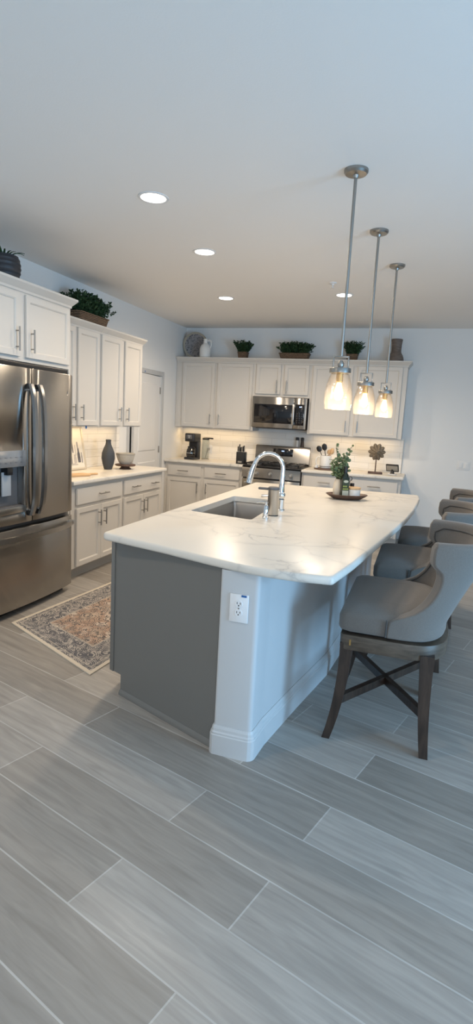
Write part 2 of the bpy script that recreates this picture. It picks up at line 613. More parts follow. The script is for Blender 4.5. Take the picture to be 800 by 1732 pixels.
# ------------------------------------------------------------------ mesh builder
class MB:
    def __init__(self):
        self.v, self.f = [], []

    def add(self, vs, fs):
        o = len(self.v)
        self.v += [tuple(p) for p in vs]
        self.f += [tuple(i + o for i in q) for q in fs]
        return self

    def from_bm(self, bm, mat=None):
        bm.verts.index_update()
        vs = [(mat @ v.co if mat else v.co)[:] for v in bm.verts]
        fs = [[v.index for v in f.verts] for f in bm.faces]
        bm.free()
        return self.add(vs, fs)

    def box(self, x0, x1, y0, y1, z0, z1, bev=0.0, seg=2, mat=None):
        bm = bmesh.new()
        bmesh.ops.create_cube(bm, size=1)
        for v in bm.verts:
            v.co = Vector(((x0 + x1) / 2 + v.co.x * (x1 - x0), (y0 + y1) / 2 + v.co.y * (y1 - y0), (z0 + z1) / 2 + v.co.z * (z1 - z0)))
        if bev > 0:
            bmesh.ops.bevel(bm, geom=list(bm.edges), offset=bev, segments=seg, profile=0.5, affect='EDGES')
        return self.from_bm(bm, mat)

    def prism(self, pts, z0, z1, bev=0.0, seg=2, mat=None):
        """polygon in xy (counter-clockwise) between z0 and z1"""
        bm = bmesh.new()
        vs = [bm.verts.new((x, y, z0)) for x, y in pts]
        f = bm.faces.new(vs)
        r = bmesh.ops.extrude_face_region(bm, geom=[f])
        for e in r['geom']:
            if isinstance(e, bmesh.types.BMVert):
                e.co.z = z1
        bmesh.ops.recalc_face_normals(bm, faces=bm.faces)
        if bev > 0:
            es = [e for e in bm.edges if abs(e.verts[0].co.z - e.verts[1].co.z) < 1e-6]
            bmesh.ops.bevel(bm, geom=es, offset=bev, segments=seg, profile=0.5, affect='EDGES')
        return self.from_bm(bm, mat)

    def lathe(self, prof, cx=0, cy=0, seg=32, mat=None, cap=True):
        vs, fs = [], []
        for r, z in prof:
            for i in range(seg):
                a = 2 * PI * i / seg
                vs.append(Vector((cx + r * math.cos(a), cy + r * math.sin(a), z)))
        n = len(prof)
        for j in range(n - 1):
            for i in range(seg):
                k = (i + 1) % seg
                fs.append((j * seg + i, j * seg + k, (j + 1) * seg + k, (j + 1) * seg + i))
        if cap:
            if prof[0][0] > 1e-5:
                fs.append(tuple(range(seg))[::-1])
            if prof[-1][0] > 1e-5:
                fs.append(tuple((n - 1) * seg + i for i in range(seg)))
        if mat:
            vs = [mat @ v for v in vs]
        return self.add(vs, fs)

    def cyl(self, p0, p1, r0, r1=None, seg=16):
        return self.tube([p0, p1], [r0, r0 if r1 is None else r1], seg)

    def tube(self, path, rad, seg=12, closed=False):
        pts = [Vector(p) for p in path]
        if not isinstance(rad, (list, tuple)):
            rad = [rad] * len(pts)
        vs, fs = [], []
        n = len(pts)
        prev = None
        for i, p in enumerate(pts):
            a = pts[(i - 1) % n] if (closed or i > 0) else p
            c = pts[(i + 1) % n] if (closed or i < n - 1) else p
            t = (c - a).normalized()
            if prev is None:
                up = Vector((0, 0, 1)) if abs(t.z) < 0.9 else Vector((1, 0, 0))
                s = t.cross(up).normalized()
            else:
                s = (prev - t * prev.dot(t)).normalized()
            prev = s
            w = t.cross(s)
            for k in range(seg):
                an = 2 * PI * k / seg
                vs.append(p + (s * math.cos(an) + w * math.sin(an)) * rad[i])
        m = n if closed else n - 1
        for j in range(m):
            for k in range(seg):
                k2 = (k + 1) % seg
                j2 = (j + 1) % n
                fs.append((j * seg + k, j * seg + k2, j2 * seg + k2, j2 * seg + k))
        if not closed:
            fs.append(tuple(range(seg))[::-1])
            fs.append(tuple((n - 1) * seg + k for k in range(seg)))
        return self.add(vs, fs)

    def sweep(self, prof, path, closed=False):
        """prof: closed loop of (outward, z); path: xy points, outward is to the right of travel; mitred"""
        P = [Vector((x, y)) for x, y in path]
        n = len(P)
        vs, fs = [], []
        m = len(prof)
        for i, p in enumerate(P):
            d0 = (P[i] - P[i - 1]).normalized() if (i > 0 or closed) else None
            d1 = (P[(i + 1) % n] - P[i]).normalized() if (i < n - 1 or closed) else None
            d0 = d0 or d1
            d1 = d1 or d0
            n0, n1 = Vector((d0.y, -d0.x)), Vector((d1.y, -d1.x))
            b = (n0 + n1)
            b = b / max(1e-6, b.dot(n0)) if b.length > 1e-6 else n0
            for o, z in prof:
                vs.append((p.x + b.x * o, p.y + b.y * o, z))
        for j in range(n if closed else n - 1):
            for k in range(m):
                k2, j2 = (k + 1) % m, (j + 1) % n
                fs.append((j * m + k, j2 * m + k, j2 * m + k2, j * m + k2))
        if not closed:
            fs.append(tuple(range(m)))
            fs.append(tuple((n - 1) * m + k for k in range(m))[::-1])
        return self.add(vs, fs)

    def grid(self, rows, close_u=False, cap=False):
        """rows of points joined into quads"""
        vs = [p for r in rows for p in r]
        nu = len(rows[0])
        fs = []
        for j in range(len(rows) - 1):
            for i in range(nu if close_u else nu - 1):
                k = (i + 1) % nu
                fs.append((j * nu + i, j * nu + k, (j + 1) * nu + k, (j + 1) * nu + i))
        if cap:
            fs.append(tuple(range(nu))[::-1])
            fs.append(tuple((len(rows) - 1) * nu + i for i in range(nu)))
        return self.add(vs, fs)

    def ball(self, c, r, sx=1, sy=1, sz=1, sub=2):
        bm = bmesh.new()
        bmesh.ops.create_icosphere(bm, subdivisions=sub, radius=r)
        for v in bm.verts:
            v.co = Vector((c[0] + v.co.x * sx, c[1] + v.co.y * sy, c[2] + v.co.z * sz))
        return self.from_bm(bm)

    def mesh(self, name, mat, smooth=35):
        me = bpy.data.meshes.new(name)
        me.from_pydata(self.v, [], self.f)
        me.validate()
        bm = bmesh.new()
        bm.from_mesh(me)
        bmesh.ops.recalc_face_normals(bm, faces=bm.faces)
        bm.to_mesh(me)
        bm.free()
        if smooth:
            me.polygons.foreach_set('use_smooth', [True] * len(me.polygons))
            me.set_sharp_from_angle(angle=R(smooth))
        me.materials.append(mat)
        me.update()
        return me

    def build(self, name, mat, parent=None, smooth=35):
        o = bpy.data.objects.new(name, self.mesh(name, mat, smooth))
        COL.objects.link(o)
        if parent:
            o.parent = parent
        return o


def tag(o, label=None, cat=None, group=None, kind=None):
    if label:
        o['label'] = label
    if cat:
        o['category'] = cat
    if group:
        o['group'] = group
    if kind:
        o['kind'] = kind
    return o


def thing(name, label, cat, loc=(0, 0, 0), rz=0, group=None):
    o = bpy.data.objects.new(name, None)
    o.empty_display_size = 0.1
    COL.objects.link(o)
    o.location, o.rotation_euler = loc, (0, 0, rz)
    return tag(o, label, cat, group)


def single(name, mb, mat, label, cat, loc=(0, 0, 0), rz=0, group=None, rot=None):
    o = mb.build(name, mat)
    o.location = loc
    o.rotation_euler = rot or (0, 0, rz)
    return tag(o, label, cat, group)


def struct(name, mb, mat, smooth=35):
    return tag(mb.build(name, mat, None, smooth), kind='structure')


def copy_tree(o, parent=None):
    c = o.copy()
    COL.objects.link(c)
    c.parent = parent
    for ch in list(o.children):
        copy_tree(ch, c)
    return c


def inset(pts, d):
    n = len(pts)
    out = []
    for i in range(n):
        a, b, c = Vector(pts[i - 1]), Vector(pts[i]), Vector(pts[(i + 1) % n])
        e0, e1 = (b - a).normalized(), (c - b).normalized()
        n0, n1 = Vector((-e0.y, e0.x)), Vector((-e1.y, e1.x))
        q = n0 + n1
        q = q / max(0.3, q.dot(n0))
        out.append((b.x + q.x * d, b.y + q.y * d))
    return out


def slab(outer, z0, z1, r=0.012, hole=None):
    """worktop: outer polygon counter-clockwise, rounded edges top and bottom, optional hole"""
    mb = MB()
    steps = [(r, z0)]
    for k in (1, 2, 3):
        a = PI / 2 * k / 3
        steps.append((r - r * math.sin(a), z0 + r - r * math.cos(a)))
    for k in (0, 1, 2, 3):
        a = PI / 2 * k / 3
        steps.append((r - r * math.cos(a), z1 - r + r * math.sin(a)))
    loops = [[(x, y, z) for x, y in inset(outer, d)] for d, z in steps]
    bm = bmesh.new()
    L = [[bm.verts.new(p) for p in lp] for lp in loops]
    n = len(outer)
    for j in range(len(L) - 1):
        for i in range(n):
            k = (i + 1) % n
            bm.faces.new((L[j][i], L[j][k], L[j + 1][k], L[j + 1][i]))
    if hole is None:
        bm.faces.new(L[-1])
        bm.faces.new(L[0][::-1])
    else:
        hb = [bm.verts.new((x, y, z0)) for x, y in hole]
        ht = [bm.verts.new((x, y, z1)) for x, y in hole]
        m = len(hole)
        for i in range(m):
            k = (i + 1) % m
            bm.faces.new((hb[i], ht[i], ht[k], hb[k]))
        for ring, hr in ((L[-1], ht), (L[0], hb)):
            es = []
            for q in (ring, hr):
                for i in range(len(q)):
                    es.append(bm.edges.get((q[i], q[(i + 1) % len(q)])))
            bmesh.ops.triangle_fill(bm, use_beauty=True, use_dissolve=False, edges=es)
    return mb.from_bm(bm)


def rounded(pts, rad, seg=5):
    """round the corners of a polygon; rad per corner"""
    out = []
    n = len(pts)
    for i in range(n):
        r = rad[i] if isinstance(rad, (list, tuple)) else rad
        b = Vector(pts[i])
        if r <= 0:
            out.append(tuple(b))
            continue
        a, c = Vector(pts[i - 1]), Vector(pts[(i + 1) % n])
        d0, d1 = (a - b).normalized(), (c - b).normalized()
        p0, p1 = b + d0 * r, b + d1 * r
        for k in range(seg + 1):
            t = k / seg
            q = p0 * (1 - t) ** 2 + b * 2 * t * (1 - t) + p1 * t * t
            out.append((q.x, q.y))
    return out


# ------------------------------------------------------------------ the setting
ZC = 2.815
XR, YF = 7.2, -11.5
struct('floor', MB().box(-1.4, XR + .2, YF - .2, 0.2, -0.12, 0.0), M_floor)
struct('ceiling', MB().box(-1.4, XR + .2, YF - .2, 0.2, ZC, ZC + 0.12), M_ceil)
struct('wall_back', MB().box(-0.12, XR + .15, 0.0, 0.15, 0, ZC), M_wall)
DY0, DY1, DH = -1.675, -0.80, 2.045
wl = MB()
bm = bmesh.new()
prof = [(YF, 0), (DY0, 0), (DY0, DH), (DY1, DH), (DY1, 0), (0.0, 0), (0.0, ZC), (YF, ZC)]
f = bm.faces.new([bm.verts.new((0, y, z)) for y, z in prof])
r = bmesh.ops.extrude_face_region(bm, geom=[f])
for e in r['geom']:
    if isinstance(e, bmesh.types.BMVert):
        e.co.x = -0.12
bmesh.ops.recalc_face_normals(bm, faces=bm.faces)
wl.from_bm(bm)
struct('wall_left', wl, M_wall)
pb = MB()
pb.box(-1.32, -1.30, -2.6, -0.2, 0, ZC)
pb.box(-1.30, -0.12, -2.62, -2.6, 0, ZC)
pb.box(-1.30, -0.12, -0.22, -0.2, 0, ZC)
struct('wall_pantry', pb, M_wall)
# wall with the sliding door, wall behind the camera
wr = MB()
wr.box(XR, XR + .15, YF, -7.6, 0, ZC)
wr.box(XR, XR + .15, -5.9, 0, 0, ZC)
wr.box(XR, XR + .15, -7.6, -5.9, 2.1, ZC)
struct('wall_right', wr, M_wall)
wf = MB()
wf.box(-.12, 3.1, YF - .15, YF, 0, ZC)
wf.box(6.3, XR + .15, YF - .15, YF, 0, ZC)
wf.box(3.1, 6.3, YF - .15, YF, 0, 0.65)
wf.box(3.1, 6.3, YF - .15, YF, 2.35, ZC)
struct('wall_front', wf, M_wall)
w1 = MB()
for y0, y1 in ((-7.6, -7.53), (-6.79, -6.71), (-5.97, -5.9)):
    w1.box(XR + .03, XR + .09, y0, y1, 0, 2.1, .005)
w1.box(XR + .03, XR + .09, -7.6, -5.9, 2.03, 2.1, .005)
w1.box(XR + .03, XR + .09, -7.6, -5.9, 0, .06, .005)
struct('window_1', w1, M_whitep)
w2 = MB()
for x0, x1 in ((3.1, 3.17), (4.66, 4.74), (6.23, 6.3)):
    w2.box(x0, x1, YF - .1, YF - .04, .65, 2.35, .005)
w2.box(3.1, 6.3, YF - .1, YF - .04, 2.28, 2.35, .005)
w2.box(3.1, 6.3, YF - .1, YF - .04, .65, .72, .005)
struct('window_2', w2, M_whitep)
# pantry door, ajar into the pantry: two moulded panels, far-side hinges
d1 = thing('door_1', None, None, (-0.012, DY1 - 0.012, 0), 0)
d1.rotation_euler = (0, 0, R(4.0))
tag(d1, 'white two panel pantry door standing slightly ajar in side wall', 'door', kind='structure')
DW = DY1 - DY0 - 0.055
bm = bmesh.new()
bmesh.ops.create_cube(bm, size=1)
for v in bm.verts:
    v.co = Vector((-0.018 + v.co.x * .036, -DW / 2 + v.co.y * DW, DH / 2 + 0.004 + v.co.z * (DH - 0.022)))

MB_d = MB().from_bm(bm)
dl = MB_d.build('door_leaf', M_door, d1)
for z0, z1 in ((0.22, 0.90), (1.04, 1.93)):
    p = MB()
    bm = bmesh.new()
    y0, y1 = -DW + .12, -.12
    rings = [(0.0, 0.0), (0.012, 0.008), (0.03, 0.008), (0.055, 0.002)]
    L = []
    for d, x in rings:
        L.append([bm.verts.new((x * 0.9 + 0.0005, y, z)) for y, z in ((y0 + d, z0 + d), (y1 - d, z0 + d), (y1 - d, z1 - d), (y0 + d, z1 - d))])
    for j in range(3):
        for i in range(4):
            bm.faces.new((L[j][i], L[j][(i + 1) % 4], L[j + 1][(i + 1) % 4], L[j + 1][i]))
    bm.faces.new(L[3])
    p.from_bm(bm).build('door_panel', M_door, d1, 20)
for z in (0.25, 1.05, 1.85):
    MB().box(-.006, .010, -.012, .012, z - .045, z + .045, .003).build('hinge', M_nickel, d1)
cs = MB()
cs.box(0.0, 0.014, DY0 - .062, DY0 - .002, 0, DH + .0615, .004)
struct('trim_1', cs, M_trim)
struct('trim_2', MB().box(0.0, 0.014, DY1 + .002, DY1 + .062, 0, DH + .0615, .004), M_trim)
struct('trim_3', MB().box(0.0, 0.014, DY0 - .002, DY1 + .002, DH, DH + .06, .004), M_trim)
bbp = [(0, 0), (.014, 0), (.014, .095), (.010, .110), (.008, .125), (.004, .135), (0, .135)]
struct('baseboard_back', MB().sweep([(o, z) for o, z in bbp], [(3.30, 0.0), (XR, 0.0)][::1]), M_trim)
# backsplash tiles and their metal edge
struct('backsplash_back', MB().box(0.0, 3.245, -0.010, 0.0, 0.91, 1.375), M_splash)
struct('backsplash_left', MB().box(0.0, 0.010, -3.83, -1.93, 0.91, 1.375), M_splash)
struct('trim_4', MB().box(3.245, 3.252, -0.013, 0.0, 0.91, 1.37), M_nickel)


# ------------------------------------------------------------------ cabinets
def shaker(x0, x1, z0, z1, y, t=0.02, rail=0.058, rec=0.009):
    """front at y-t, one closed mesh with recessed panel"""
    bm = bmesh.new()
    bmesh.ops.create_cube(bm, size=1)
    for v in bm.verts:
        v.co = Vector(((x0 + x1) / 2 + v.co.x * (x1 - x0), y - t / 2 + v.co.y * t, (z0 + z1) / 2 + v.co.z * (z1 - z0)))
    bmesh.ops.bevel(bm, geom=list(bm.edges), offset=0.0025, segments=1, affect='EDGES')
    bm.faces.ensure_lookup_table()
    fr = max((f for f in bm.faces if f.normal.y < -0.9), key=lambda f: f.calc_area())
    bmesh.ops.inset_region(bm, faces=[fr], thickness=rail, depth=0)
    bmesh.ops.inset_region(bm, faces=[fr], thickness=0.006, depth=-0.005)
    bmesh.ops.inset_region(bm, faces=[fr], thickness=0.004, depth=-0.001)
    bmesh.ops.inset_region(bm, faces=[fr], thickness=0.003, depth=-(rec - 0.003))
    return MB().from_bm(bm)


def slab_front(x0, x1, z0, z1, y, t=0.02):
    bm = bmesh.new()
    bmesh.ops.create_cube(bm, size=1)
    for v in bm.verts:
        v.co = Vector(((x0 + x1) / 2 + v.co.x * (x1 - x0), y - t / 2 + v.co.y * t, (z0 + z1) / 2 + v.co.z * (z1 - z0)))
    bmesh.ops.bevel(bm, geom=list(bm.edges), offset=0.005, segments=2, affect='EDGES')
    return MB().from_bm(bm)


def pull(x, z, y, length=0.15, horiz=False):
    """bar handle standing 3 cm off the front"""
    mb = MB()
    h = length / 2
    g = h * 0.66
    if horiz:
        mb.tube([(x - h, y - .032, z), (x + h, y - .032, z)], .006, 10)
        for s in (-g, g):
            mb.tube([(x + s, y, z), (x + s, y - .032, z)], .0048, 8)
    else:
        mb.tube([(x, y - .032, z - h), (x, y - .032, z + h)], .006, 10)
        for s in (-g, g):
            mb.tube([(x, y, z + s), (x, y - .032, z + s)], .0048, 8)
    return mb


CROWN = [(0, 0), (.008, 0), (.010, .018), (.022, .030), (.040, .052), (.046, .058), (.046, .074), (0, .074)]


def cabinet(name, label, loc, rz, w, depth, z0, z1, doors=(), drawers=(), toe=False, crown=None, group=None, mat=M_cab, light_rail=False):
    """local frame: x along the run, front faces -y"""
    t = thing(name, label, 'cabinet', loc, rz, group)
    b = MB()
    if toe:
        b.box(0, w, -depth, -0.003, 0.105, z1, .0015, 1)
        k = MB().box(0, w, -depth + .065, -0.02, 0, .105)
        k.build('toe_kick', M_toe, t)
    else:
        b.box(0, w, -depth, -0.003, z0, z1, .0015, 1)
    b.build('body', mat, t)
    for d in doors:
        x0, x1, a, c, hx, hz = d[:6]
        o = shaker(x0, x1, a, c, -depth - .0005).build('door', mat, t)
        if hx is not None:
            pull(hx, hz, -depth - .0205, d[6] if len(d) > 6 else .15).build('handle', M_nickel, o)
    for d in drawers:
        x0, x1, a, c, hs = d[:5]
        o = slab_front(x0, x1, a, c, -depth - .0005).build('drawer', mat, t)
        for hx in hs:
            pull(hx, (a + c) / 2, -depth - .0205, .16, True).build('handle', M_nickel, o)
    if crown:
        path, zc = crown
        MB().sweep([(o, zc + z) for o, z in CROWN], path).build('crown_moulding', mat, t)
    return t


UB, UT = 1.37, 2.362          # uppers: underside, top
# back wall uppers: the pair by the corner, the short pair over the microwave, the pair above the plant
hB = 1.50
cabinet('upper_cabinet', 'white two door upper cabinet in the corner above the coffee maker', (0.004, 0, 0), 0, 1.196, .315, UB, UT,
        [(.105, .600, UB + .012, 2.285, .555, hB), (.640, 1.160, UB + .012, 2.285, .690, hB)],
        crown=([(0.0, -.315), (1.196, -.315)], 2.288), group='upper cabinets along the range wall')
cabinet('upper_cabinet', 'short white two door upper cabinet directly above the microwave', (1.201, 0, 0), 0, .774, .315, 1.848, UT,
        [(.014, .363, 1.885, 2.285, .315, 1.985, .18), (.412, .752, 1.885, 2.285, .455, 1.985, .18)],
        crown=([(0.0, -.315), (.774, -.315)], 2.288), group='upper cabinets along the range wall')
cabinet('upper_cabinet', 'white two door upper cabinet above the flower sculpture, with exposed end', (1.976, 0, 0), 0, 1.244, .315, UB, UT,
        [(.030, .560, UB + .012, 2.285, .515, hB), (.622, 1.185, UB + .012, 2.285, .668, hB)],
        crown=([(0.0, -.315), (1.244, -.315), (1.244, -.005)], 2.288), group='upper cabinets along the range wall')
# left wall uppers
L90 = R(90)
cabinet('upper_cabinet', 'white two door upper cabinet beside the refrigerator, planter basket on top', (0.004, -3.79, 0), L90, .905, .315, UB, UT,
        [(.03, .46, UB + .012, 2.285, .415, 1.505), (.505, .875, UB + .012, 2.285, .55, 1.505)],
        crown=([(0.0, -.315), (.905, -.315)], 2.288), group='upper cabinets along the side wall')
cabinet('upper_cabinet', 'white two door upper cabinet with exposed end near the pantry door', (0.004, -2.882, 0), L90, .892, .315, UB, UT,
        [(.012, .405, UB + .012, 2.285, .36, 1.505), (.485, .868, UB + .012, 2.285, .525, 1.505)],
        crown=([(0.0, -.315), (.892, -.315), (.892, -.005)], 2.288), group='upper cabinets along the side wall')
# cabinet over the refrigerator with its tall end panel
fc = cabinet('refrigerator_cabinet', 'white deep cabinet over the refrigerator with two shaker doors', (0.004, -5.12, 0), L90, 1.30, .61, 1.855, 2.424,
             [(.04, .655, 1.888, 2.335, .61, 2.01, .17), (.725, 1.268, 1.888, 2.335, .775, 2.01, .17)],
             crown=([(0.0, -.61), (1.30, -.61), (1.30, -.005)], 2.35))
MB().box(1.278, 1.30, -.61, -.003, 0, 1.855).build('end_panel', M_cab, fc)
# left wall base cabinets
BT = .87
cabinet('base_cabinet', 'white base cabinet beside the refrigerator with single wide drawer and two doors', (0.004, -3.80, 0), L90, .895, .606, 0, BT,
        [(.070, .470, .120, .655, .425, .53), (.474, .870, .120, .655, .520, .53)], [(.070, .870, .685, .835, (.49,))],
        toe=True, group='base cabinets along the side wall')
cabinet('base_cabinet', 'white base cabinet under the grey bowl, wide drawer with two handles', (0.004, -2.902, 0), L90, .938, .606, 0, BT,
        [(.020, .440, .120, .655, .40, .53), (.444, .870, .120, .655, .485, .53)], [(.020, .870, .685, .835, (.235, .675))],
        toe=True, group='base cabinets along the side wall')
# back wall base cabinets
cabinet('base_cabinet', 'white base cabinet below the coffee maker with two drawers over two doors', (0.004, 0, 0), 0, 1.181, .606, 0, BT,
        [(.050, .565, .12, .655, .520, .53), (.615, 1.135, .12, .655, .655, .53)],
        [(.050, .565, .685, .835, (.30,)), (.615, 1.135, .685, .835, (.87,))], toe=True, group='base cabinets along the range wall')
cabinet('base_cabinet', 'white base cabinet beneath the flower sculpture, partly hidden by the island', (2.005, 0, 0), 0, 1.275, .606, 0, BT,
        [(.025, .610, .12, .655, .565, .53), (.660, 1.240, .12, .655, .705, .53)],
        [(.025, .610, .685, .835, (.31,)), (.660, 1.240, .685, .835, (.95,))], toe=True, group='base cabinets along the range wall')

# worktops
single('worktop', slab([(0.012, -3.817), (.655, -3.817), (.655, -1.935), (0.012, -1.935)][::1], .87, .91, .012), M_quartz,
       'pale quartz worktop beside the refrigerator under the framed print', 'countertop')
single('worktop', slab([(0.004, -.655), (1.186, -.655), (1.186, -.012), (0.004, -.012)], .87, .91, .012), M_quartz,
       'pale quartz worktop in the corner under the coffee maker', 'countertop')
single('worktop', slab(rounded([(2.004, -.655), (3.31, -.655), (3.31, -.012), (2.004, -.012)], [0, .015, 0, 0], 3), .87, .91, .012), M_quartz,
       'pale quartz worktop between range and bare wall, under the flower sculpture', 'countertop')


# ------------------------------------------------------------------ refrigerator (local: x along wall, front -y)
def build_fridge():
    FW = 1.05
    t = thing('refrigerator', 'stainless french door refrigerator with water dispenser beside the white cabinets', 'refrigerator', (0.02, -5.03, 0), L90)
    MB().box(.006, FW - .006, -.68, 0, .035, 1.80, .006).build('body', M_grey, t)
    MB().box(.03, FW - .03, -.66, -.58, .0, .050).build('base_grille', M_black, t)

    def front(x0, x1, z0, z1, bulge=.030, y0=-.690):
        n = 14
        pts = []
        for i in range(n + 1):
            x = x0 + (x1 - x0) * i / n
            u = (x - FW / 2) / (FW / 2)
            e = min(1, min(x - x0, x1 - x) / .012)
            pts.append((x, y0 - .035 - bulge * (1 - u * u) - .008 * e))
        return [(x1, y0), (x0, y0)] + pts, y0
    # drawer
    poly, _ = front(.0, FW, .055, .655)
    dr = MB().prism(poly, .055, .655, .006).build('freezer_drawer', M_steel, t)
    pts = []
    for i in range(25):
        u = -1 + 2 * i / 24
        pts.append((FW / 2 + u * .485, -.755 - .050 * (1 - u ** 4) - .030 * (1 - u * u), .598))
    hb = MB()
    rows = []
    for p in pts:
        rows.append([(p[0], p[1] - .009, p[2] - .019), (p[0], p[1] + .009, p[2] - .021), (p[0], p[1] + .009, p[2] + .021), (p[0], p[1] - .009, p[2] + .019)])
    hb.grid(rows, True, True)
    for sx in (-1, 1):
        hb.box(FW / 2 + sx * .485 - .018, FW / 2 + sx * .485 + .018, -.770, -.715, .578, .618, .006)
    hb.build('handle', M_steel2, dr)
    # doors
    split = .507
    polyL, _ = front(.0, split - .004, .69, 1.80)
    L = MB().prism(polyL, .69, 1.80, .006).build('door', M_steel, t)
    polyR, _ = front(split + .004, FW, .69, 1.80)
    Rr = MB().prism(polyR, .69, 1.80, .006).build('door', M_steel, t)
    # dispenser recess cut into the door beside the split
    dx0, dx1 = .10, .415
    cut = MB().box(dx0 + .010, dx1 - .010, -.95, -.705, .815, 1.105, .004).build('cutter', M_dark)
    cut.location = (0.02, -5.03, 0)
    cut.rotation_euler = (0, 0, L90)
    bpy.context.view_layer.update()
    md = L.modifiers.new('cut', 'BOOLEAN')
    md.object = cut
    md.operation = 'DIFFERENCE'
    md.solver = 'EXACT'
    dg = bpy.context.evaluated_depsgraph_get()
    me = bpy.data.meshes.new_from_object(L.evaluated_get(dg))
    L.modifiers.clear()
    L.data = me
    bpy.data.objects.remove(cut)
    dp = MB()
    yb, yf = -.708, -.762
    dp.box(dx0 + .012, dx1 - .012, yb, yb + .004, .818, 1.103)
    ds = dp.build('dispenser_recess', M_grey, L)
    fr = MB()
    fr.box(dx0, dx0 + .014, -.772, -.715, .80, 1.11, .003)
    fr.box(dx1 - .014, dx1, -.772, -.715, .80, 1.11, .003)
    fr.box(dx0, dx1, -.776, -.715, .775, .82, .003)
    fr.build('dispenser_frame', M_steel2, L)
    pn = MB().box(dx0 - .004, dx1 + .002, -.778, -.72, 1.105, 1.222, .006).build('dispenser_panel', plain('dispenser_face', (.42, .43, .44), .22, .6), L)
    for i in range(5):
        for j in range(2):
            MB().box(dx0 + .04 + i * .053, dx0 + .06 + i * .053, -.7795, -.777, 1.135 + j * .035, 1.141 + j * .035).build('dispenser_button', M_grey, pn)
    MB().box(dx0 + .13, dx1 - .13, -.770, -.715, 1.05, 1.104, .004).build('nozzle', M_black, L)
    pd = MB()
    pd.prism(rounded([(dx0 + .11, -.738), (dx1 - .115, -.738), (dx1 - .115, -.728), (dx0 + .11, -.728)], .002, 2), .90, 1.07, .003)
    pd.build('dispenser_paddle', plain('clear_paddle', (.42, .44, .46), .15), L)
    MB().box(dx0 + .02, dx1 - .02, -.765, -.712, .818, .826, .002).build('drip_tray', M_grey, L)
    M_hand = plain('handle_steel', (.36, .36, .36), .25, 1.0)
    # handles: bowed flat bars either side of the split
    for sx, par in ((-.048, L), (.048, Rr)):
        rows = []
        for i in range(25):
            u = -1 + 2 * i / 24
            z = 1.215 + u * .475
            y = -.768 - .014 - .030 * (1 - u ** 6) - .010 * (1 - u * u)
            x = split + sx + (.006 if sx > 0 else -.006) * (1 - u * u)
            rows.append([(x - .019, y, z), (x - .015, y - .018, z), (x + .015, y - .018, z), (x + .019, y, z), (x + .012, y + .012, z), (x - .012, y + .012, z)])
        hm = MB().grid(rows, True, True)
        for z in (.765, 1.665):
            hm.box(split + sx - .015, split + sx + .015, -.785, -.750, z - .022, z + .022, .005)
        ho = hm.build('handle', M_hand, par)
        for z in (.758, 1.672):
            MB().box(split + sx - .0165, split + sx + .0165, -.795, -.752, z - .020, z + .020, .004).build('handle_cap', M_black, ho)
    # hinge cover, run forward in black to paint the shaded gap above the doors
    MB().box(.03, FW - .03, -.705, -.30, 1.80, 1.838, .006).build('hinge_cover_gap_shade', M_black, t)
    # round badge with a monogram-like scroll
    bx, bz = FW - .105, 1.655
    yb = -.690 - .043 - .030 * (1 - ((bx - .5) / .5) ** 2)
    rm = Matrix.Translation((bx, yb, bz)) @ Matrix.Rotation(R(90), 4, 'X')
    bd = MB().lathe([(0.0, .002), (.021, .002), (.023, .004), (.025, .002), (.025, -.004)], mat=rm, seg=28).build('badge', M_steel, Rr)
    sc = MB()
    for ph, cx in ((0, -.006), (PI, .006)):
        sc.tube([(bx + cx + .007 * math.cos(ph + a * .5), yb - .0035, bz + .009 * math.sin(ph + a * .5)) for a in range(12)], .0012, 6)
    sc.build('monogram', M_grey, bd)


build_fridge()


# ------------------------------------------------------------------ microwave
def build_microwave():
    x0, x1, z0, z1, y = 1.205, 1.965, 1.412, 1.845, -.385
    t = thing('microwave', 'stainless over-the-range microwave with black window above the range', 'microwave', (0, 0, 0))
    MB().box(x0 + .004, x1 - .004, y, -.012, z0 + .012, z1, .003).build('body', M_black, t)
    MB().box(x0 + .05, x1 - .05, y + .02, -.04, z0, z0 + .014, .004).build('underside_grille', M_grey, t)
    xd = x1 - .175
    d = MB()
    d.box(x0, xd, y - .025, y, z0 + .018, z1 - .002, .005)
    door = d.build('door', M_steel, t)
    MB().box(x0 + .028, xd - .020, y - .029, y - .024, z0 + .080, z1 - .098, .002).build('window', M_blackgl, door)
    h = MB()
    h.box(xd - .012, xd + .018, y - .070, y - .052, z0 + .070, z1 - .090, .006)
    h.box(xd - .008, xd + .014, y - .055, y - .024, z0 + .075, z0 + .105, .004)
    h.box(xd - .008, xd + .014, y - .055, y - .024, z1 - .125, z1 - .095, .004)
    h.build('handle', M_steel2, door)
    c = MB().box(xd + .002, x1, y - .025, y, z0 + .018, z1 - .002, .005).build('control_frame', M_steel, t)
    cp = MB().box(xd + .022, x1 - .026, y - .029, y - .024, z0 + .068, z1 - .086, .002).build('control_panel', M_blackgl, c)
    MB().box(xd + .078, xd + .108, y - .0302, y - .0288, z1 - .125, z1 - .113).build('clock_display', M_disp, cp)
    kpm = plain('keypad_print', (.16, .16, .17), .5)
    for i in range(3):
        for j in range(5):
            MB().box(xd + .050 + i * .032, xd + .060 + i * .032, y - .0300, y - .0288, z0 + .100 + j * .030, z0 + .105 + j * .030).build('key', kpm, cp)
    MB().box(x0 + .002, x1 - .002, y - .02, y, z1 - .002, z1 + .002).build('vent_strip', M_black, t)


build_microwave()


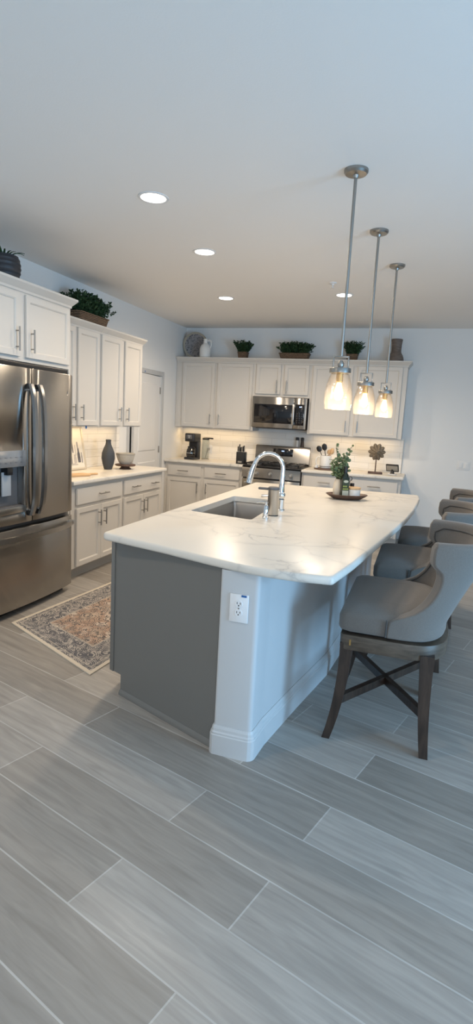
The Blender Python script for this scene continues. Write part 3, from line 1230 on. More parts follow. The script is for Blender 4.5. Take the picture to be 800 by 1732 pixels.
# ------------------------------------------------------------------ range
def build_range():
    x0, x1 = 1.192, 1.998
    t = thing('range', 'stainless gas range with black cooktop under the microwave', 'stove', (0, 0, 0))
    MB().box(x0 + .002, x1 - .002, -.63, -.016, .02, .895, .004).build('body', M_black, t)
    ck = MB()
    ck.box(x0, x1, -.665, -.085, .892, .917, .008).build('cooktop', M_black, t)
    bg = MB()
    ms = [(-.075, .915), (-.098, .935), (-.078, 1.165), (-.070, 1.175), (-.020, 1.175), (-.020, .915)]
    bm = bmesh.new()
    f = bm.faces.new([bm.verts.new((x0 + .006, y, z)) for y, z in ms])
    r = bmesh.ops.extrude_face_region(bm, geom=[f])
    for e in r['geom']:
        if isinstance(e, bmesh.types.BMVert):
            e.co.x = x1 - .006
    bmesh.ops.recalc_face_normals(bm, faces=bm.faces)
    bgo = bg.from_bm(bm).build('backguard', M_steel, t)
    tilt = Matrix.Translation((1.605, -.0885, 1.085)) @ Matrix.Rotation(R(-5), 4, 'X')
    dp = MB().box(-.145, .145, -.004, .006, -.052, .052, .002, mat=tilt).build('control_display', M_blackgl, bgo)
    MB().box(-.020, .020, -.0055, -.0035, .012, .026, mat=tilt).build('clock_digits', M_disp, dp)
    # grates: three cast iron sections
    for i in range(3):
        g = MB()
        gx0 = x0 + .03 + i * .251
        gx1 = gx0 + .244
        for yy in (-.63, -.375, -.13):
            g.box(gx0, gx1, yy - .008, yy + .008, .935, .950, .003)
        for xx in (gx0 + .008, (gx0 + gx1) / 2, gx1 - .008):
            g.box(xx - .008, xx + .008, -.638, -.122, .935, .950, .003)
        for yy in (-.50, -.25):
            g.box(gx0 + .04, gx1 - .04, yy - .006, yy + .006, .938, .952, .003)
        for xx in (gx0 + .01, gx1 - .01):
            for yy in (-.625, -.135):
                g.box(xx - .009, xx + .009, yy - .009, yy + .009, .915, .937, .002)
        g.build('grate', M_black, t)
    for xx in (x0 + .155, x1 - .155):
        for yy in (-.50, -.25):
            MB().lathe([(.052, .917), (.05, .925), (.034, .927), (.034, .934), (0, .936)], xx, yy, 20).build('burner', M_grey, t)
    # sloped control panel with five knobs
    cp = MB()
    ms = [(-.63, .89), (-.668, .885), (-.690, .755), (-.63, .750)]
    bm = bmesh.new()
    f = bm.faces.new([bm.verts.new((x0, y, z)) for y, z in ms])
    r = bmesh.ops.extrude_face_region(bm, geom=[f])
    for e in r['geom']:
        if isinstance(e, bmesh.types.BMVert):
            e.co.x = x1
    bmesh.ops.recalc_face_normals(bm, faces=bm.faces)
    cpo = cp.from_bm(bm).build('control_panel', M_steel, t)
    for xk in (1.300, 1.400, 1.590, 1.775, 1.875):
        m = Matrix.Translation((xk, -.681, .815)) @ Matrix.Rotation(R(80), 4, 'X')
        k = MB().lathe([(.027, 0), (.027, .008), (.022, .012), (.020, .034), (.016, .038), (0, .038)], seg=22, mat=m)
        k.build('knob', M_steel2, cpo)
    d = MB().box(x0 + .004, x1 - .004, -.672, -.632, .195, .735, .006).build('oven_door', M_steel, t)
    MB().box(x0 + .09, x1 - .09, -.676, -.670, .30, .60, .002).build('oven_window', M_blackgl, d)
    h = MB()
    h.tube([(x0 + .05, -.722, .685), (x1 - .05, -.722, .685)], .013, 14)
    for xx in (x0 + .08, x1 - .08):
        h.tube([(xx, -.722, .685), (xx, -.668, .685)], .010, 10)
    h.build('handle', M_steel2, d)
    MB().box(x0 + .004, x1 - .004, -.668, -.632, .04, .185, .006).build('storage_drawer', M_steel, t)


build_range()

# ------------------------------------------------------------------ island
edge = [(1.976, -5.519), (2.18, -5.578), (2.394, -5.640), (2.631, -5.722), (2.80, -5.772), (2.93, -5.795), (3.06, -5.797), (3.208, -5.775)]
side = [(3.258, -5.483), (3.324, -4.974), (3.399, -4.396), (3.445, -3.98), (3.481, -3.562), (3.506, -3.1), (3.518, -2.78), (3.505, -2.50)]
poly = rounded([edge[0]], 0) if False else edge + side + [(1.945, -2.60)]
rads = [.035] + [0] * 6 + [.022] + [0] * 7 + [.03, .03]
poly = rounded(poly, rads, 5)
sink_hole = rounded([(2.085, -4.615), (2.535, -4.705), (2.497, -3.765), (2.098, -3.735)], .03, 4)
single('island_worktop', slab(poly, .87, .91, .014, sink_hole), M_quartz,
       'large veined quartz island worktop with curved seating edge', 'countertop')

isl = thing('kitchen_island', 'grey paneled kitchen island with white half wall on the stool side', 'island', (0, 0, 0))
# cabinet box: end panel toward the camera follows the skewed end; toe notch on the kitchen side
a0, a1 = Vector((1.985, -5.392)), Vector((2.712, -5.705))
ca = MB()
ca.prism([(a0.x, a0.y), (a1.x, a1.y), (2.78, -5.70), (2.98, -4.6), (3.02, -2.75), (2.0, -2.75)], .112, .868)
# hollow under the sink is not needed: the basin is set into a cut
isl_cab = ca.build('cabinet_body', M_island, isl)
# sink recess cut into the body
cut = MB().prism([(2.06, -4.74), (2.56, -4.74), (2.52, -3.70), (2.06, -3.70)], .60, 1.0).build('cutter', M_dark)
md = isl_cab.modifiers.new('cut', 'BOOLEAN')
md.object = cut
md.operation = 'DIFFERENCE'
md.solver = 'EXACT'
bpy.context.view_layer.update()
dg = bpy.context.evaluated_depsgraph_get()
me = bpy.data.meshes.new_from_object(isl_cab.evaluated_get(dg))
isl_cab.modifiers.clear()
isl_cab.data = me
bpy.data.objects.remove(cut)
dv = (a1 - a0).normalized()
nv = Vector((dv.y, -dv.x))                   # outward (toward the camera)


def ep(s, o):                                # along the end, outward
    q = a0 + dv * s + nv * o
    return (q.x, q.y)


EL = (a1 - a0).length
kb = MB().prism([ep(.085, -.02), ep(EL, -.02), (2.75, -5.68), (2.95, -4.6), (3.0, -2.8), (2.09, -2.8)], 0, .112)
kb.build('plinth', M_toe, isl)
pnl = MB()
bm = bmesh.new()
shape = [(0, .112), (.0855, .112), (.0855, 0), (EL, 0), (EL, .868), (0, .868)]
f = bm.faces.new([bm.verts.new((ep(s, .014)[0], ep(s, .014)[1], z)) for s, z in shape])
r = bmesh.ops.extrude_face_region(bm, geom=[f])
for e in r['geom']:
    if isinstance(e, bmesh.types.BMVert):
        e.co.x -= nv.x * .0135
        e.co.y -= nv.y * .0135
bmesh.ops.recalc_face_normals(bm, faces=bm.faces)
pnl.from_bm(bm).build('end_panel', M_island, isl)
st = MB().prism([ep(-.006, .020), ep(.024, .020), ep(.024, .0142), ep(-.006, .0142)], .112, .868, .002).build('corner_stile', M_island, isl)
sm = MB().sweep([(0.0145, 0), (.026, 0), (.026, .012), (.021, .024), (.0145, .030)], [tuple(a0 + dv * .0855), tuple(a1)])
sm.build('shoe_moulding', M_island, isl)
# kitchen-side doors (seen from a step aside)
kd = [(-5.34, -4.80), (-4.76, -4.22), (-4.20, -3.66), (-3.62, -2.80)]
for y0, y1 in kd:
    mm = MB()
    q = shaker(y0, y1, .13, .84, 0)
    mm.add([(2.0 - .002 + (p[1] * 1.0) - .0, p[0], p[2]) for p in q.v], q.f)
    mm.build('door', M_island, isl)
# white half wall: bullnose end, then a gently turning face behind the stools
W0 = [(2.715, -5.748), (2.893, -5.748), (2.905, -5.60), (2.972, -5.20), (3.060, -4.72), (3.105, -4.2), (3.135, -3.6), (3.15, -2.72)]
wpoly = rounded(W0 + [(2.99, -2.72), (2.96, -4.6), (2.79, -5.62), (2.715, -5.62)], [.012, .022, .02] + [0] * 5 + [.02] + [0] * 3, 4)
MB().prism(wpoly, 0, .869).build('half_wall', M_trim, isl)
bb = [(0.0, 0), (.018, 0), (.018, .094), (.015, .098), (.015, .106), (.010, .112), (.009, .124), (.004, .137), (0.0, .137)]
MB().sweep(bb, rounded([(2.713, -5.69)] + W0, [0, .012, .024, .02] + [0] * 6, 4)).build('baseboard', M_trim, isl, 14)
MB().box(3.02, 3.16, -5.748, -5.728, .862, .8695, .001).build('support_bracket', M_black, isl)

# sink basin under the worktop
skt = thing('sink', 'undermount stainless steel sink set into the island worktop', 'sink', (0, 0, 0))
rim = rounded([(2.075, -4.635), (2.545, -4.722), (2.507, -3.755), (2.088, -3.722)], .035, 4)
mid = inset(rim, .012)
flo = inset(rim, .03)
bas = MB()
n = len(rim)
bas.grid([[(x, y, .8685) for x, y in inset(rim, -.012)], [(x, y, .8685) for x, y in rim], [(x, y, .84) for x, y in mid], [(x, y, .665) for x, y in mid], [(x, y, .645) for x, y in flo]], True)
bas.add([(x, y, .645) for x, y in flo], [tuple(range(n))])
bas.build('basin', M_sink, skt)
MB().lathe([(.045, .6455), (.045, .649), (.032, .648), (.030, .642), (0, .642)], 2.31, -4.2, 24).build('drain', M_steel2, skt)

# ------------------------------------------------------------------ faucet and soap dispensers
fx, fy = 2.598, -4.219
fa = thing('faucet', 'chrome gooseneck pull-down kitchen faucet behind the island sink', 'faucet', (fx, fy, .91))
b = MB().lathe([(.032, 0), (.032, .004), (.027, .010), (.025, .055), (.026, .075), (.024, .078)], seg=28)
b.build('base', M_chrome, fa)
v = MB().ball((0, 0, .105), .031, 1, 1, 1, 3).build('valve_body', M_chrome, fa)
MB().tube([(-.025, -.008, .105), (-.065, -.03, .100), (-.125, -.06, .096)], [.009, .008, .010], 12).build('handle', M_chrome, fa)
path = [(0, 0, .12), (0, 0, .18), (.002, 0, .285)]
rads = [.022, .019, .016]
sx = -.196
cxm = sx / 2 + .002
for i in range(1, 15):
    a = PI * i / 14 * 0.93
    path.append((cxm + .098 * math.cos(a), -.05 * (1 - math.cos(a)) / 2 * 0.9, .285 + .105 * math.sin(a)))
    rads.append(.0155)
MB().tube(path, rads, 18).build('spout', M_chrome, fa)
e = Vector(path[-1])
MB().tube([e, e + Vector((-.012, -.004, -.035)), e + Vector((-.024, -.010, -.095)), e + Vector((-.030, -.012, -.128))], [.0165, .019, .022, .020], 18).build('spray_head', M_chrome, fa)
MB().cyl(e + Vector((-.030, -.012, -.127)), e + Vector((-.031, -.0125, -.132)), .016, seg=18).build('nozzle', M_grey, fa)

sd = thing('soap_dispenser', 'tall brushed steel automatic soap dispenser beside the faucet', 'soap dispenser', (2.606, -4.462, .91))
MB().lathe([(.035, 0), (.037, .004), (.037, .168), (.038, .170)], seg=32).build('body', M_steel2, sd)
MB().lathe([(.037, .171), (.038, .174), (.037, .184), (.033, .188), (0, .188)], seg=32).build('cap', M_grey, sd)
MB().box(-.105, -.028, -.012, .012, .164, .180, .006).build('spout', M_grey, sd)
MB().lathe([(.038, 0), (.038, .006)], seg=32).build('base_ring', M_blackpl, sd)
sp = thing('soap_pump', 'small chrome soap pump at the sink corner next to steel dispenser', 'soap pump', (2.600, -4.612, .91))
MB().lathe([(.021, 0), (.021, .012), (.0165, .016), (.0165, .078), (.013, .084), (.009, .088), (.009, .100), (.012, .102), (.012, .108), (0, .110)], seg=24).build('body', M_chrome, sp)
MB().tube([(0, 0, .103), (-.03, 0, .106), (-.062, -.006, .098)], [.006, .0055, .0045], 10).build('nozzle', M_chrome, sp)


# ------------------------------------------------------------------ electrical plates
def outlet_plate(name, label, loc, rz, tape=False, mat=M_whitep, gang=1):
    """local: plate faces -y, centre at origin"""
    t = thing(name, label, 'outlet', loc, rz)
    MB().box(-.043, .043, -.006, 0, -.064, .064, .003).build('cover_plate', mat, t)
    for s in (-1, 1):
        c = MB().lathe([(0.0, .0085), (.0165, .0085), (.0175, .006)], seg=20, mat=Matrix.Translation((0, 0, s * .0205)) @ Matrix.Rotation(R(90), 4, 'X')).build('socket', mat, t)
        sl = MB()
        sl.box(-.0085, -.006, -.0092, -.0083, s * .0205 - .001, s * .0205 + .009)
        sl.box(.006, .0085, -.0092, -.0083, s * .0205 - .001, s * .0205 + .008)
        sl.lathe([(0, .0092), (.003, .0092), (.003, .0083)], seg=10, mat=Matrix.Translation((0, 0, s * .0205 - .007)) @ Matrix.Rotation(R(90), 4, 'X'))
        sl.build('slots', M_dark, c)
    MB().lathe([(0, .0075), (.003, .0075), (.0035, .006)], seg=10, mat=Matrix.Rotation(R(90), 4, 'X')).build('screw', M_nickel, t)
    return t


outlet_plate('power_outlet', 'white duplex outlet with blue tape scrap on the end of the island half wall', (2.806, -5.7485, .706), 0)
single('tape_scrap', MB().box(-.012, .012, -.0015, 0, -.0045, .0045), M_blue, 'scrap of blue tape on the corner of the island outlet', 'tape', (2.828, -5.7548, .764))
outlet_plate('power_outlet', 'small white outlet on the tiled wall behind the coffee maker', (.445, -.0105, 1.055), 0)
sw = thing('light_switch', 'white two gang light switch plate on the bare wall beyond the stools', 'light switch', (4.03, -.0005, 1.075))
MB().box(-.080, .080, -.006, 0, -.060, .060, .003).build('cover_plate', M_wall, sw)
for s in (-.036, .036):
    MB().box(s - .026, s + .026, -.010, -.005, -.036, .036, .002).build('rocker', M_wall, sw)
single('tape_dot', MB().lathe([(0, .001), (.011, .001), (.011, 0)], seg=14), M_blue, 'small blue tape dot at the pantry door head beside the cabinets', 'tape', (.0155, -1.315, 2.065), rot=(0, R(90), 0))
single('tape_dot', MB().lathe([(0, .001), (.016, .001), (.016, 0)], seg=14), M_blue, 'blue tape dot under the side wall cabinets above the framed print', 'tape', (.3205, -3.12, 1.362), rot=(0, R(90), 0))


# ------------------------------------------------------------------ bar stools
def make_stool():
    Wd, xf, xb = .365, -.250, .262
    t = thing('bar_stool', '', 'bar stool', (0, 0, 0), 0, 'upholstered stools along the island')

    def plan(phi, wid, dep, x0=0.0, ex=.62):
        c, s = math.cos(phi), math.sin(phi)
        return (x0 + dep * math.copysign(abs(c) ** ex, c), wid * math.copysign(abs(s) ** ex, s))

    def outline(wid, xfront, xrear, n=24, r=.03):
        """flat front, round rear, counter-clockwise"""
        pts = [(xfront + r, -wid), ]
        for i in range(n + 1):
            a = -PI / 2 + PI * i / n
            pts.append(plan(a, wid, xrear - 0.0))
        pts += [(xfront + r, wid), (xfront + r * .3, wid - r * .3), (xfront, wid - r), (xfront, -wid + r), (xfront + r * .3, -wid + r * .3)]
        return pts
    # wooden swivel band
    MB().prism(outline(Wd - .012, xf + .012, xb - .004), .470, .545, .006).build('seat_band', M_ring, t)
    MB().prism(outline(Wd - .05, xf + .05, xb - .05), .545, .562).build('swivel_plate', M_black, t)
    # legs: front pair sabre curved, rear pair nearly straight
    for sy in (-1, 1):
        for front in (True, False):
            rows = []
            for i in range(9):
                u = i / 8
                z = .500 * (1 - u)
                if front:
                    x = xf + .045 - .012 * math.sin(u * PI) * 0 - .062 * u ** 2.2
                    y = sy * (Wd - .045 + .012 * u)
                    h = .029 - .010 * u
                else:
                    x = xb - .100 + .030 * u ** 2
                    y = sy * (Wd - .05 + .012 * u)
                    h = .031 - .011 * u
                rows.append([(x - h, y - h, z), (x + h, y - h, z), (x + h, y + h, z), (x - h, y + h, z)])
            MB().grid(rows, True, True).build('leg', M_stool, t)
    # crossed stretcher
    for k, sy in enumerate((-1, 1)):
        p0 = Vector((xf + .035, sy * (Wd - .05), .205))
        p1 = Vector((xb - .095, -sy * (Wd - .055), .205))
        d = (p1 - p0).normalized()
        s = Vector((-d.y, d.x, 0)) * .014
        rows = []
        for q in (p0, p1):
            rows.append([q - s - Vector((0, 0, .020)), q + s - Vector((0, 0, .020)), q + s + Vector((0, 0, .020)), q - s + Vector((0, 0, .020))])
        MB().grid(rows, True, True).build('stretcher', M_stool, t)
    # brass sliver on the band, standing in for a small yellowish reflection
    MB().box(xf + .058, xf + .066, -Wd + .0095, -Wd + .012, .496, .524).build('band_glint', M_brass, t)
    # cushion
    rings = []
    for ins, z in ((.016, .562), (.004, .570), (0, .585), (0, .635), (.006, .652), (.022, .664), (.07, .676), (.16, .684)):
        rings.append([(x, y, z) for x, y in outline(Wd - ins - .002, xf + ins, xb - .02 - ins, r=.035 + ins * .3)])
    cu = MB().grid(rings, True)
    cu.add(rings[0], [tuple(range(len(rings[0])))[::-1]])
    cu.add(rings[-1], [tuple(range(len(rings[-1])))])
    cu.build('seat_cushion', M_fab, t, 60)
    # wrapped backrest: one shell, low along the seat sides, swooping up to winged back
    prof = [(.563, 1.0), (.60, 1.0), (.640, 1.0), (.653, .995), (.671, .955), (.693, .886), (.715, .84), (.737, .802), (.760, .778), (.785, .764), (.810, .760),
            (.836, .764), (.860, .774), (.880, .790), (.897, .812), (.912, .848), (.922, .872), (.934, .888), (.965, .905), (1.005, .915), (1.020, .908)]
    th = .052
    nphi = 40

    def sh(z, phi, off):
        u = max(0, (z - .60) / .42)
        lean = .135 * u ** 1.15
        flare = .010 * u
        dep = xb + lean + off * 1.0
        wid = Wd + flare + off
        return (*plan(phi, wid, dep, -.03 + .06 * u, .62), z)
    outer, inner = [], []
    for z, s in prof:
        lim = s * PI / 2
        po, pi_ = [], []
        for i in range(nphi + 1):
            ph = -lim + 2 * lim * i / nphi
            low = 1.0 if z > .70 else max(.25, min(1, (z - .64) / .06))
            po.append(Vector(sh(z, ph, 0.004)))
            pi_.append(Vector(sh(z, ph, -th if z > .655 else -th * .9)))
        outer.append(po)
        inner.append(pi_)
    loops = []
    for j in range(len(prof)):
        loops.append(outer[j] + inner[j][::-1])
    # soft top: pull last loop together
    top_o = [a.lerp(b, .25) + Vector((0, 0, .010)) for a, b in zip(outer[-1], inner[-1])]
    top_i = [a.lerp(b, .75) + Vector((0, 0, .010)) for a, b in zip(outer[-1], inner[-1])]
    loops.append(top_o + top_i[::-1])
    bk = MB().grid([[tuple(p) for p in l] for l in loops], True, True)
    bo = bk.build('backrest', M_fab, t, 70)
    sb = bo.modifiers.new('soft', 'BEVEL')
    sb.width = .012
    sb.segments = 3
    sb.limit_method = 'ANGLE'
    sb.angle_limit = R(50)
    # welt lines: outline the inner back panel and the side seams
    w = []
    for j in range(4, len(prof)):
        z, s = prof[j]
        w.append(sh(z - .0, -(s * PI / 2) * .93, -th - .001))
    topz = prof[-1][0] - .030
    w = [p for p in w if p[2] < topz]
    for i in range(1, 24):
        ph = (-.84 + 1.68 * i / 24) * PI / 2
        w.append(sh(topz, ph, -th - .001))
    w2 = []
    for j in range(4, len(prof)):
        z, s = prof[j]
        if z < topz:
            w2.append(sh(z, (s * PI / 2) * .93, -th - .001))
    w += w2[::-1]
    MB().tube(w, .0042, 6).build('back_welt', M_welt, bo)
    for sy in (-1, 1):
        q = sh(.60, sy * PI / 2, .005)
        MB().tube([(q[0] - .001, q[1], .568), (q[0] - .001, q[1], .650)], .004, 6).build('side_welt', M_welt, bo)
    return t


stool = make_stool()
s0 = stool
s0.location = (3.452, -5.075, 0)
s0['label'] = 'grey upholstered bar stool at the outlet end of the island'
s1 = copy_tree(stool)
s1.location = (3.525, -4.045, 0)
s1['label'] = 'grey upholstered bar stool between the other two stools'
s2 = copy_tree(stool)
s2.location = (3.635, -3.15, 0)
s2['label'] = 'grey upholstered bar stool closest to the bare far wall'


# ------------------------------------------------------------------ pendant lamps
def make_pendant():
    """origin at the ceiling"""
    t = thing('pendant_lamp', '', 'pendant lamp', (0, 0, 0), 0, 'pendant lamps over the island')
    zb = 1.600 - ZC                         # rim of the shade
    MB().lathe([(.0, 0), (.062, 0), (.062, -.012), (.054, -.022), (.016, -.026), (.012, -.040), (0, -.040)], seg=32).build('canopy', M_nickel, t)
    MB().cyl((0, 0, -.03), (0, 0, zb + .285), .0085, seg=12).build('rod', M_nickel, t)
    cp = MB().lathe([(0, zb + .222), (.056, zb + .222), (.058, zb + .218), (.058, zb + .196), (.050, zb + .194), (0, zb + .194)], seg=32).build('cap', M_nickel, t)
    br = MB()
    for s in (-1, 1):
        br.box(s * .040 - .004, s * .040 + .004, -.006, .006, zb + .220, zb + .285, .0015)
    br.box(-.044, .044, -.006, .006, zb + .278, zb + .286, .0015)
    br.build('stirrup', M_nickel, t)
    MB().lathe([(0, zb + .262), (.010, zb + .262), (.017, zb + .248), (.017, zb + .236), (.012, zb + .222)], seg=20).build('swivel', M_nickel, t)
    MB().lathe([(.019, zb + .194), (.019, zb + .150), (.015, zb + .146), (0, zb + .146)], seg=20).build('socket', M_brass, t)
    prof = [(.046, .194), (.050, .186), (.058, .168), (.066, .140), (.0735, .105), (.0765, .070), (.0755, .040), (.071, .012), (.0695, 0.0)]
    out = [(r, zb + z) for r, z in prof]
    inn = [(r - .003, zb + z) for r, z in prof[::-1]]
    MB().lathe(out + [(.068, zb - .001)] + inn, seg=40, cap=False).build('glass_shade', M_shade, t)
    MB().lathe([(.0, zb + .148), (.012, zb + .146), (.016, zb + .128), (.024, zb + .100), (.026, zb + .082), (.021, zb + .062), (.010, zb + .052), (0, zb + .050)], seg=20).build('bulb', M_bulb, t)
    return t, zb


pend, zb = make_pendant()
pl = [(3.030, -4.85, 'lit glass pendant lamp hanging over the stool end, largest of three'),
      (3.075, -3.90, 'lit glass pendant lamp between the other two pendants'),
      (3.155, -3.05, 'lit glass pendant lamp above the tray end of the island, smallest looking')]
for i, (x, y, lb) in enumerate(pl):
    o = pend if i == 0 else copy_tree(pend)
    o.location = (x, y, ZC)
    o['label'] = lb
    point('pendant_bulb_light', (x, y, ZC + zb + .02), 3.0, (1.0, .76, .50), .03)


# ------------------------------------------------------------------ recessed lights, sprinkler
def make_can():
    t = thing('recessed_light', '', 'ceiling light', (0, 0, 0), 0, 'recessed ceiling lights')
    MB().lathe([(.073, -.0005), (.078, -.006), (.092, -.004), (.094, -.0005)], seg=36, cap=False).build('trim_ring', M_whitep, t)
    MB().lathe([(0, -.003), (.074, -.003), (.074, -.001)], seg=36).build('lens', M_canled, t)
    return t


can = make_can()
cans = [(1.300, -1.95, 'round lit ceiling downlight on the pantry side of the room', 112),
        (1.700, -3.60, 'added round ceiling fill light between pantry end and refrigerator', 72),  # added to brighten the kitchen side, no known fitting here
        (2.590, -2.01, 'round lit ceiling downlight in front of the pendant rods', 120),
        (1.80, -4.70, 'round lit ceiling downlight over the aisle by the refrigerator', 58),
        (1.30, -7.15, 'added round ceiling fill light well in front of the island outlet end', 80)]  # added out of view for warm ambient light
for i, (x, y, lb, pw) in enumerate(cans):
    o = can if i == 0 else copy_tree(can)
    o.location = (x, y, ZC)
    o['label'] = lb
    spot('downlight_beam', (x, y, ZC - .02), pw, (1.0, .815, .61), 168, .75, .07)
sk = thing('sprinkler', 'small white fire sprinkler on the ceiling before the pendants', 'sprinkler', (2.553, -2.52, ZC))
MB().lathe([(0, 0), (.036, 0), (.034, -.008), (.014, -.012), (.012, -.022), (0, -.022)], seg=24).build('escutcheon', M_whitep, sk)
MB().tube([(0, 0, -.02), (0, 0, -.045)], .005, 8).build('stem', M_whitep, sk)
MB().lathe([(0, -.045), (.018, -.045), (.018, -.048), (0, -.048)], seg=16).build('deflector', M_whitep, sk)

# ------------------------------------------------------------------ rug
rg = MB()
A, B, C, D = Vector((.842, -4.845, 0)), Vector((1.790, -5.318, 0)), Vector((1.95, -3.30, 0)), Vector((.99, -3.10, 0))
NU, NV = 18, 30
rowsT = []
for j in range(NV + 1):
    v = j / NV
    row = []
    for i in range(NU + 1):
        u = i / NU
        p = (A.lerp(B, u)).lerp(D.lerp(C, u), v)
        row.append((p.x, p.y, .0075))
    rowsT.append(row)
rg.grid(rowsT)
per = [r for r in [rowsT[0][i] for i in range(NU + 1)]] + [rowsT[j][NU] for j in range(1, NV + 1)] + [rowsT[NV][i] for i in range(NU - 1, -1, -1)] + [rowsT[j][0] for j in range(NV - 1, 0, -1)]
rg.grid([per, [(x, y, .0005) for x, y, z in per]], True)
rug = rg.build('rug', rug_mat(), None, 30)
uvl = rug.data.uv_layers.new(name='UVMap')
# invert the bilinear map to give each corner its own uv
lut = {}
for j in range(NV + 1):
    for i in range(NU + 1):
        lut[(round(rowsT[j][i][0], 4), round(rowsT[j][i][1], 4))] = (i / NU, j / NV)
for lp in rug.data.loops:
    co = rug.data.vertices[lp.vertex_index].co
    uvl.data[lp.index].uv = lut.get((round(co.x, 4), round(co.y, 4)), (0, 0))
tag(rug, 'faded rust and navy oriental rug with cream edge on the kitchen floor', 'rug')


# ------------------------------------------------------------------ plants
def leafy(mb, centre, size, count, leaf, seed, dome=True):
    """sprigs fanning out of the pot: each a run of paired leaves; size = half widths and sprig length"""
    rd = random.Random(seed)

    def one(p, d, l):
        s = d.cross(Vector((rd.uniform(-1, 1), rd.uniform(-1, 1), rd.uniform(-1, 1)))).normalized()
        w = d.cross(s) * .15
        mb.add([p, p + d * l * .45 + s * l * .30 + w * l, p + d * l, p + d * l * .45 - s * l * .30 + w * l], [(0, 1, 2, 3)])
    for _ in range(count):
        ux, uy = rd.uniform(-1, 1), rd.uniform(-1, 1)
        b = Vector((centre[0] + ux * size[0] * .72, centre[1] + uy * size[1] * .6, centre[2] - size[2] * .15))
        lat = .6 if size[0] < .1 else 1
        d = Vector(((ux * .55 + rd.uniform(-.5, .5)) * lat, (uy * .55 + rd.uniform(-.5, .5)) * lat, rd.uniform(.8, 1.5))).normalized()
        ln = size[2] * rd.uniform(.75, 1.35)
        k = max(4, int(ln / .014))
        for i in range(k):
            u = (i + 1) / k
            p = b + d * ln * u + Vector((0, 0, -.02 * u * u))
            for sg in range(2):
                a = rd.uniform(0, 2 * PI)
                p.x, p.y = (p.x, max(-1, min(1, (p.y - centre[1]) / (size[1] * 1.5))) * size[1] * 1.5 + centre[1])
                q = (d * .45 + Vector((math.cos(a), math.sin(a), rd.uniform(-.2, .5)))).normalized()
                one(p, q, leaf * rd.uniform(.65, 1.1))


def sprig_stems(mb, centre, size, n, z0, seed):
    rd = random.Random(seed)
    for _ in range(n):
        a = rd.uniform(0, 2 * PI)
        k = rd.uniform(.3, .9)
        bx, by = centre[0] + rd.uniform(-.5, .5) * size[0], centre[1] + rd.uniform(-.4, .4) * size[1]
        mb.tube([(bx, by, z0), (bx + .3 * k * size[0] * math.cos(a), by + .3 * k * size[1] * math.sin(a), centre[2] + size[2] * .6)], .0022, 5)


def planter(name, label, loc, rz, w, d, h, fol, leaf, count, seed, group=None, taper=.86):
    t = thing(name, label, 'potted plant', loc, rz, group)
    o = [(-w / 2 * taper, -d / 2 * taper), (w / 2 * taper, -d / 2 * taper), (w / 2 * taper, d / 2 * taper), (-w / 2 * taper, d / 2 * taper)]
    o1 = [(x / taper, y / taper) for x, y in o]
    rr = min(w, d) * .16
    a, b_ = rounded(o, rr, 4), rounded(o1, rr, 4)
    bi = inset(b_, .010)
    mb = MB().grid([[(x, y, .0) for x, y in a], [(x, y, h) for x, y in b_], [(x, y, h + .004) for x, y in inset(b_, .004)], [(x, y, h - .03) for x, y in bi]], True)
    n = len(a)
    mb.add([(x, y, 0) for x, y in a], [tuple(range(n))[::-1]])
    mb.add([(x, y, h - .03) for x, y in bi], [tuple(range(n))])
    mb.build('basket', M_basket, t)
    # woven rim
    MB().tube([(x, y, h) for x, y in b_], .0065, 8, True).build('rim', M_basket, t)
    fm = MB()
    (sx, sy, sz), cz = fol
    leafy(fm, (0, 0, cz), (sx, sy, sz), count, leaf, seed)
    fm.build('foliage', M_box, t, 0)
    sm_ = MB()
    sprig_stems(sm_, (0, 0, cz), (sx, sy, sz), 10, h - .032, seed + 1)
    sm_.build('stems', M_stem, t)
    return t


TZ = UT
planter('boxwood_planter', 'long woven basket of boxwood on top of the side wall cabinets', (.20, -2.93, TZ), L90, .53, .19, .095, ((.29, .075, .170), .120), .034, 260, 3)
planter('boxwood_planter', 'long woven basket of boxwood above the microwave cabinets', (1.70, -.17, TZ), 0, .42, .15, .085, ((.225, .09, .135), .105), .032, 210, 5)
planter('boxwood_plant', 'small boxwood in a square basket between white jug and long basket', (.955, -.17, TZ), 0, .135, .13, .090, ((.085, .08, .140), .110), .030, 100, 8, 'small boxwood plants on the cabinets')
planter('boxwood_plant', 'small boxwood in a square basket beside the pendant rods and wooden vase', (2.485, -.17, TZ), 0, .145, .13, .085, ((.090, .08, .145), .105), .030, 104, 9, 'small boxwood plants on the cabinets')

# dark ribbed pot above the refrigerator
pt = thing('ribbed_pot', 'charcoal ribbed pot with spiky plant above the refrigerator cabinet', 'potted plant', (.44, -4.40, 2.4245))
rp_ = []
for i in range(25):
    u = i / 24
    rp_.append((.075 + .045 * math.sin(PI * (.12 + .66 * u)) + .0025 * math.sin(u * 24 * PI / 2), .185 * u))
MB().lathe([(0, 0)] + rp_ + [(.085, .187), (.082, .16), (0, .16)], seg=36).build('pot', M_rib, pt)
lv = MB()
rd = random.Random(4)
for i in range(16):
    a = 2 * PI * i / 16 + rd.uniform(-.2, .2)
    ln = rd.uniform(.12, .24)
    ca_, sa_ = math.cos(a), math.sin(a)
    rows = []
    for k in range(6):
        u = k / 5
        r_ = .02 + ln * u * .75
        z = .16 + ln * (u * .9 - .55 * u * u)
        wd = .011 * (1 - u) ** .6 + .0006
        rows.append([(r_ * ca_ - wd * sa_, r_ * sa_ + wd * ca_, z), (r_ * ca_, r_ * sa_, z - .004), (r_ * ca_ + wd * sa_, r_ * sa_ - wd * ca_, z)])
    lv.grid(rows)
lv.build('leaves', M_box, pt)

